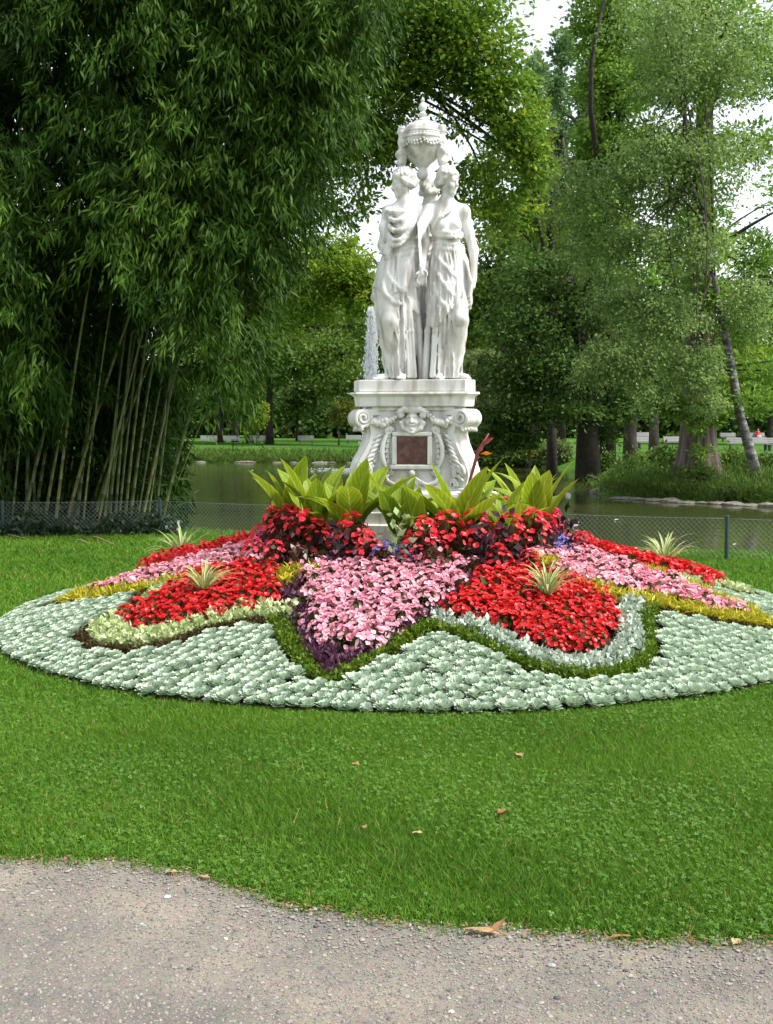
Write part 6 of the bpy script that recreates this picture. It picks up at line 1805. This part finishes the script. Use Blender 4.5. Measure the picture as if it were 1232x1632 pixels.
# ------------------------------------------------------------ fountain
def fountain():
    m, t, p, o = nodes('white_water')
    p.inputs['Base Color'].default_value = (.95, .96, .97, 1); p.inputs['Roughness'].default_value = .35
    tr = t.nodes.new('ShaderNodeBsdfTranslucent'); tr.inputs[0].default_value = (.96, .97, .98, 1)
    ms = t.nodes.new('ShaderNodeMixShader'); ms.inputs[0].default_value = .5
    t.links.new(p.outputs[0], ms.inputs[1]); t.links.new(tr.outputs[0], ms.inputs[2]); t.links.new(ms.outputs[0], o.inputs['Surface'])
    d = 50.0; b = at(592, 735, d); b[2] = -.4; top = at(592, 491, d)[2]
    rg = np.random.default_rng(9); H = top + .4
    root = tag(empty('fountain_jet', tuple(b)), 'white foaming fountain jet rising from the pond behind the monument', 'fountain')
    n = 11000
    s = rg.random(n)
    rad = (.11 + .20 * (1 - s) ** .9) 
    g = rg.normal(size=(n, 2)) * (rad * .62)[:, None] * (1 + .6 * (rg.random((n, 1)) < .08))
    P = np.stack([g[:, 0] + .03 * np.sin(9 * s), g[:, 1], s * H * (1 - .04 * rg.random(n))], 1)
    D = rg.normal(size=(n, 3)) * .3 + np.array([0, 0, 1])
    V, F = kites(P, D, rg.uniform(.08, .24, n), rg.uniform(.04, .085, n))
    tag(link('spray', leafmesh('fountain_spray', V, F, rg.random(n), m), root), kind='stuff')
    mb = MB(); sg = np.linspace(0, .97, 40)
    mb.tube([(.03 * math.sin(9 * q) + .012 * rg.normal(), .012 * rg.normal(), q * H) for q in sg], [(.10 + .17 * (1 - q) ** .9) * rg.uniform(.85, 1.12) for q in sg], 12)
    link('water_column', mb.mesh('water_column', m, True), root)
    mb = MB(); mb.tube([(0, 0, -.1), (0, 0, .25)], .06, 8); link('nozzle', mb.mesh('nozzle', M['metal_green'], True), root)
    n = 1800; a = rg.uniform(0, 6.28, n); rr = np.abs(rg.normal(size=n)) * .9 + .2
    P = np.stack([rr * np.cos(a) * 1.6, rr * np.sin(a), np.full(n, .01) + rg.random(n) * .06], 1)
    V, F = kites(P, rg.normal(size=(n, 3)) * np.array([1, 1, .1]), .12, .05)
    tag(link('splash', leafmesh('fountain_splash', V, F, rg.random(n), m), root), kind='stuff')
fountain()

# ------------------------------------------------------------ benches
def bench_meshes():
    W = 1.6; out = []
    def slat(c, d, tilt=0.0):
        mb = MB(); mb.box((0, 0, 0), d, 0, .008); me = mb.mesh('bench_slat', M['bench']); return (me, c, tilt)
    S = [slat((0, -.26 + .14 * i, .45), (W, .12, .035)) for i in range(3)]
    Bk = [slat((0, .16 + .045 * i, .58 + .135 * i), (W, .03, .125), -.28) for i in range(3)]
    mb = MB(); mb.box((0, -.05, .215), (.07, .42, .43), 0, .01); mb.tube([(0, .10, .35), (0, .18, .6), (0, .29, .92)], .025, 6)
    return S, Bk, mb.mesh('bench_leg', M['bench_dark'])
BS, BB, BL = bench_meshes()
def bench(px, d, rz, label, group, s=1.0):
    b = gp(px, d); o = empty('park_bench', tuple(b), rz, s)
    for me, c, t in BS: link('seat_slat', me, o, c)
    for me, c, t in BB: link('back_slat', me, o, c, (t, 0, 0))
    for x in (-.6, .6): link('leg', BL, o, (x, 0, 0))
    tag(o, label, 'bench', group)
    return o
for px, d, rz, w in ((334, 83, .25, 'pale bench closest to the bamboo on the far shore'), (370, 83, .2, 'pale bench second from the bamboo on the far shore'), (411, 84, .2, 'pale bench beside the bright green sapling on the far shore'), (488, 85, .12, 'pale bench alone on the open far lawn'), (564, 88, .1, 'pale bench beside the scroll of the pedestal on the far lawn')):
    bench(px, d, rz, w, 'benches on the far shore', .78)
for px, d, rz, w in ((1030, 72, .15, 'grey bench behind the leafy bank beside the grey trunk'), (1074, 72, .15, 'grey bench behind the cypress trunk on its pond side'), (1026, 105, .2, 'distant bench behind the grey trunked tree'), (1160, 98, 0, 'white bench in the shade between the cypress and the birch'), (1207, 98, .1, 'white bench with a seated person in red and white'),
                     (1176, 68, 0, 'pale bench seen just left of the birch trunk'), (1206, 68, .1, 'pale bench seen just right of the birch trunk'), (1238, 66, .1, 'pale bench on the lawn beyond the birch')):
    bench(px, d, rz, w, 'benches on the lawn beyond the birch', .85)

# person on the far bench
def person():
    f = Field((-.45, -.75, -.05), (.45, .45, 1.40), .016)
    f.ell((0, 0, .55), (.17, .14, .12), .05); f.cone((0, .02, .60), (0, .10, 1.02), .14, .15, .05); f.cone((-.16, .10, 1.04), (.16, .10, 1.04), .06, .06, .05)
    f.cone((0, .10, 1.05), (0, .07, 1.18), .055, .05, .03); f.ell((0, .05, 1.25), (.075, .095, .115), .02); f.cone((0, -.04, 1.25), (0, -.055, 1.225), .012, .016, .01)
    for sg in (-1, 1):
        f.chain([(sg * .09, 0, .54), (sg * .11, -.43, .54), (sg * .12, -.40, .08)], [.085, .06, .04], .03)
        f.cone((sg * .12, -.38, .05), (sg * .13, -.56, .03), .045, .035, .02)
        f.chain([(sg * .20, .10, 1.02), (sg * .27, .02, .78), (sg * .12, -.22, .66)], [.055, .045, .03], .03)
        hand(f, (sg * .12, -.22, .66), (-sg * .3, -1, -.1), (-sg, 0, .3), 1.0)
    V, F = f.nets()
    z = V[F].mean(1)[:, 2]; y = V[F].mean(1)[:, 1]
    m = bpy.data.materials.new('person'); m.use_nodes = True
    me = new_mesh('person', V, F, noise_mat('skin', [(.3, (.45, .27, .20)), (.7, (.55, .34, .26))], 4, .6, 0), True)
    me.materials.append(noise_mat('red_top', [(.3, (.50, .05, .05)), (.7, (.62, .09, .08))], 6, .9, 0))
    me.materials.append(noise_mat('white_trousers', [(.3, (.66, .66, .66)), (.7, (.76, .76, .76))], 6, .9, 0))
    idx = np.where(z > 1.10, 0, np.where((z > .62) & (y > -.2), 1, np.where(z > .07, 2, 0))).astype(np.int32)
    me.polygons.foreach_set('material_index', idx)
    b = gp(1205, 98); o = link('person', me, None, (b[0] + .1, b[1] - .02, b[2] - .02), (0, 0, .1), .85)
    tag(o, 'person in a red top and white trousers sitting on the white bench', 'person')
    mb = MB(); mb.ball((0, .075, 1.28), (.088, .10, .105), 12, 8)
    link('hair', mb.mesh('hair', noise_mat('dark_hair', [(.3, (.03, .02, .015)), (.7, (.06, .04, .03))], 20, .6, 0), True), o)
person()

# ------------------------------------------------------------ lawn cover
def grass():
    rg = np.random.default_rng(41)
    def region(n, y0, y1, half):
        y = rg.uniform(y0, y1, n); x = rg.uniform(-1, 1, n) * (.36 * y + half)
        k = (y > path_edge(x) + .035 - .13 * rg.random(n) ** 3.5) & (np.hypot(x - BX, y - BY) > BR - .01) & (pond_sdf(x, y) > .35)
        return x[k], y[k]
    Vs, As = [], []
    for n, y0, y1, h, w in ((260000, 3.1, 6.2, .036, .0026), (130000, 5.6, 9.5, .038, .0045), (100000, 9, 17.2, .045, .009)):
        x, y = region(n, y0, y1, .35); m = len(x)
        pat = .5 + .5 * np.sin(x * 2.3 + 1.3 * np.sin(y * 1.7)) * np.sin(y * 2.9 + x)
        a = rg.uniform(0, 6.28, m); hh = h * rg.uniform(.4, 1.25, m); ww = w * rg.uniform(.7, 1.3, m)
        le = rg.normal(size=(m, 2)) * .7 * hh[:, None]
        P = np.stack([x, y, np.zeros(m)], 1)
        sx = np.stack([np.cos(a) * ww, np.sin(a) * ww, np.zeros(m)], 1)
        tip = P + np.stack([le[:, 0], le[:, 1], hh], 1)
        Vs.append(np.stack([P - sx, P + sx, tip], 1).reshape(-1, 3))
        As.append(np.clip(.45 + .32 * (pat - .5) + .12 * np.sin(x * .9 + 2) * np.sin(y * 1.1) + rg.normal(size=m) * .2, 0, 1))
    V = np.concatenate(Vs); F = np.arange(len(V)).reshape(-1, 3)
    ng = len(F); st = rg.random(ng) < .018
    tag(link('dry_grass', leafmesh('dry_grass', V, F[st], rg.random(int(st.sum())), M['dry'])), 'scattered straw-coloured blades in the lawn', 'grass', kind='stuff')
    F = F[~st]; As = [np.concatenate(As)[~st]]
    tag(link('grass', leafmesh('grass', V, F, np.concatenate(As), M['grass'])), 'short green lawn grass round the flower bed', 'grass', kind='stuff')
    parts = []
    for n, y0, y1, sz in ((40000, 3.15, 6.2, .0072), (12000, 5.8, 9.0, .009)):
        x, y = region(n, y0, y1, .3)
        cl = np.sin(x * 3.1 + 2 * np.sin(y * 1.3)) + np.sin(y * 4.3 + 1.7 * np.sin(x * 2.1)) + rg.normal(size=len(x)) * .8
        k = cl > -.1; x, y = x[k], y[k]; m = len(x)
        z = rg.uniform(.008, .032, m); C = np.stack([x, y, z], 1); tilt = np.array([0, -.25, 1]) + rg.normal(size=(m, 3)) * .3; tilt = unit(tilt)
        ax = unit(np.cross(tilt, rg.normal(size=(m, 3)))); ay = np.cross(tilt, ax); val = np.clip(.5 + rg.normal(size=m) * .22, 0, 1); s_ = sz * rg.uniform(.7, 1.35, m)
        for q in range(3):
            an = 2 * math.pi * q / 3
            D = ax * math.cos(an) + ay * math.sin(an)
            Vv, Ff = kites(C, D, s_ * 1.15, s_ * 1.15, .12, .62, nrm=tilt); parts.append((Vv, Ff, val))
    V, F, A = merge(parts)
    tag(link('clover', leafmesh('clover', V, F, A, M['clover'])), 'clover leaves growing through the lawn beside the path', 'clover', kind='stuff')
grass()

# ------------------------------------------------------------ fallen leaves, sticks, pebbles
def gpix(px, py, z=0.0):
    p1 = at(px, py, 1.0); d = p1 - np.array([0, 0, CAMZ]); t = (z - CAMZ) / d[2]
    return np.array([0, 0, CAMZ]) + d * t
def edge_litter():
    rg = np.random.default_rng(45); n = 900
    x = rg.uniform(-1.7, 1.6, n); y = path_edge(x) - np.abs(rg.normal(size=n)) * .05 + .02
    P = np.stack([x, y, np.full(n, .011)], 1); D = rg.normal(size=(n, 3)) * np.array([1, .6, .12])
    V, F = kites(P, D, rg.uniform(.006, .030, n), rg.uniform(.002, .008, n), nrm=np.array([0, 0, 1]) + rg.normal(size=(n, 3)) * .3)
    V[:, 2] = np.maximum(V[:, 2], .010)
    tag(link('leaf_litter', leafmesh('leaf_litter', V, F, rg.random(n), M['dry'])), 'bits of dry leaf and straw along the lawn edge', 'litter', kind='stuff')
edge_litter()
def dry_leaf(px, py, L, W, label, rz, lobes=0, z=.03, curl=.5, mat='dry'):
    p = gpix(px, py, z)
    V, F, C = blade(L, W, .12, curl, ns=8, nw=3, fold=.35, wave=.12, petiole=.1, seed=int(px))
    V[:, 2] -= V[:, 2].min()
    me = new_mesh('fallen_leaf', V, F, M[mat], True, {'v': ('FLOAT', 'FACE', np.full(len(F), random.random()))})
    tag(link('fallen_leaf', me, None, (p[0], p[1], z), (0, 0, rz)), label, 'leaf')
dry_leaf(573, 1220, .05, .035, 'reddish fallen leaf curled on the lawn below the pink heart', 1.0)
dry_leaf(832, 1206, .05, .04, 'yellow-brown fallen leaf on the lawn just below the rosette ring', .3)
dry_leaf(809, 1292, .055, .04, 'pinkish brown fallen leaf lying alone in the middle of the lawn', 2.2)
dry_leaf(583, 1320, .03, .025, 'small pale fallen leaf in the clover', .5)
dry_leaf(675, 1328, .045, .02, 'narrow yellow fallen leaf in the clover', 1.5)
dry_leaf(738, 1482, .13, .028, 'long curled brown leaf at the lawn edge on the path', -1.9, z=.012)
dry_leaf(770, 1488, .10, .03, 'brown leaf with an upturned tip beside the long curled leaf', -1.2, z=.012, curl=-1.2)
dry_leaf(968, 1496, .085, .016, 'narrow tan leaf lying across the path edge', -1.4, z=.012)
dry_leaf(1168, 1506, .05, .03, 'pink-brown leaf at the path edge under the clover', -.8, z=.012)
dry_leaf(335, 1400, .05, .02, 'tan leaf at the lawn edge where the path narrows', 1.2, z=.012)
dry_leaf(285, 1390, .05, .02, 'thin tan leaf on the trodden lawn edge', 1.7, z=.012)
def stone(px, py, r, mat, label, i):
    p = gpix(px, py, .006); mb = MB(); rg = np.random.default_rng(i); mb.ball((0, 0, 0), (r, r * .62, r * .4), 9, 6)
    mb.V = [tuple(np.array(v) * (1 + .1 * rg.normal())) for v in mb.V]
    tag(link('pebble', mb.mesh('pebble', mat, True), None, (p[0], p[1], .006 + r * .25), (0, 0, rg.uniform(-.6, .6))), label, 'pebble')
dk = noise_mat('dark_pebble', [(.3, (.05, .05, .055)), (.7, (.11, .11, .12))], 30, .8, .2, .002)
gk = noise_mat('grey_pebble', [(.3, (.26, .27, .29)), (.7, (.36, .37, .39))], 30, .8, .2, .002)
stone(267, 1431, .014, M['pebble_white'], 'white flat pebble on the path near the lawn edge', 1)
stone(360, 1497, .008, M['pebble_white'], 'small white pebble in the middle of the path', 2)
stone(719, 1614, .010, M['pebble_white'], 'white pebble at the near side of the path', 3)
stone(303, 1546, .011, dk, 'dark flat pebble on the open path', 4)
stone(128, 1519, .008, dk, 'small dark pebble on the tan part of the path', 5)
stone(503, 1477, .010, dk, 'dark pebble beside the lawn edge', 6)
stone(888, 1592, .012, dk, 'long dark pebble on the grey gravel', 7)
stone(878, 1540, .014, gk, 'blue-grey pebble on the gravel below the clover', 8)
stone(225, 1474, .010, gk, 'pale grey pebble below the white flat pebble', 9)
stone(997, 1548, .010, dk, 'dark pebble below the narrow tan leaf', 10)
def stick(a, b, r, label, z0=.02, z1=.04):
    p = gpix(*a, z0); q = gpix(*b, z1); mb = MB()
    P = [p + (q - p) * s + np.array([0, 0, .012 * math.sin(5 * s)]) for s in np.linspace(0, 1, 7)]
    o0 = np.array(P[0]); mb.tube([x - o0 for x in P], [r * (1 - .4 * s) for s in np.linspace(0, 1, 7)], 6)
    tag(link('dry_stick', mb.mesh('dry_stick', M['stick'], True), None, tuple(o0)), label, 'stick')
stick((145, 855), (182, 866), .012, 'dry bamboo sheath lying on the lawn before the fence')
stick((120, 861), (142, 864), .014, 'short pale bamboo sheath lying on the lawn')
stick((1, 852), (40, 856), .010, 'dry stick on the lawn along the fence foot')
stick((84, 838), (112, 845), .016, 'pink-brown dry bamboo sheath among the weeds')
for (px, py, s, lab) in ((979, 829, .11, 'white floating feather on the pond beyond the fence'), (1168, 868, .07, 'small white floating feather near the fence post')):
    p = gpix(px, py, -.39); V, F, C = blade(s * 1.6, s * .6, .2, .8, ns=8, nw=3, fold=.4, petiole=.0)
    tag(link('feather', new_mesh('feather', V, F, M['litter_white'], True), None, (p[0], p[1], -.392), (0, 0, -1.4)), lab, 'feather')
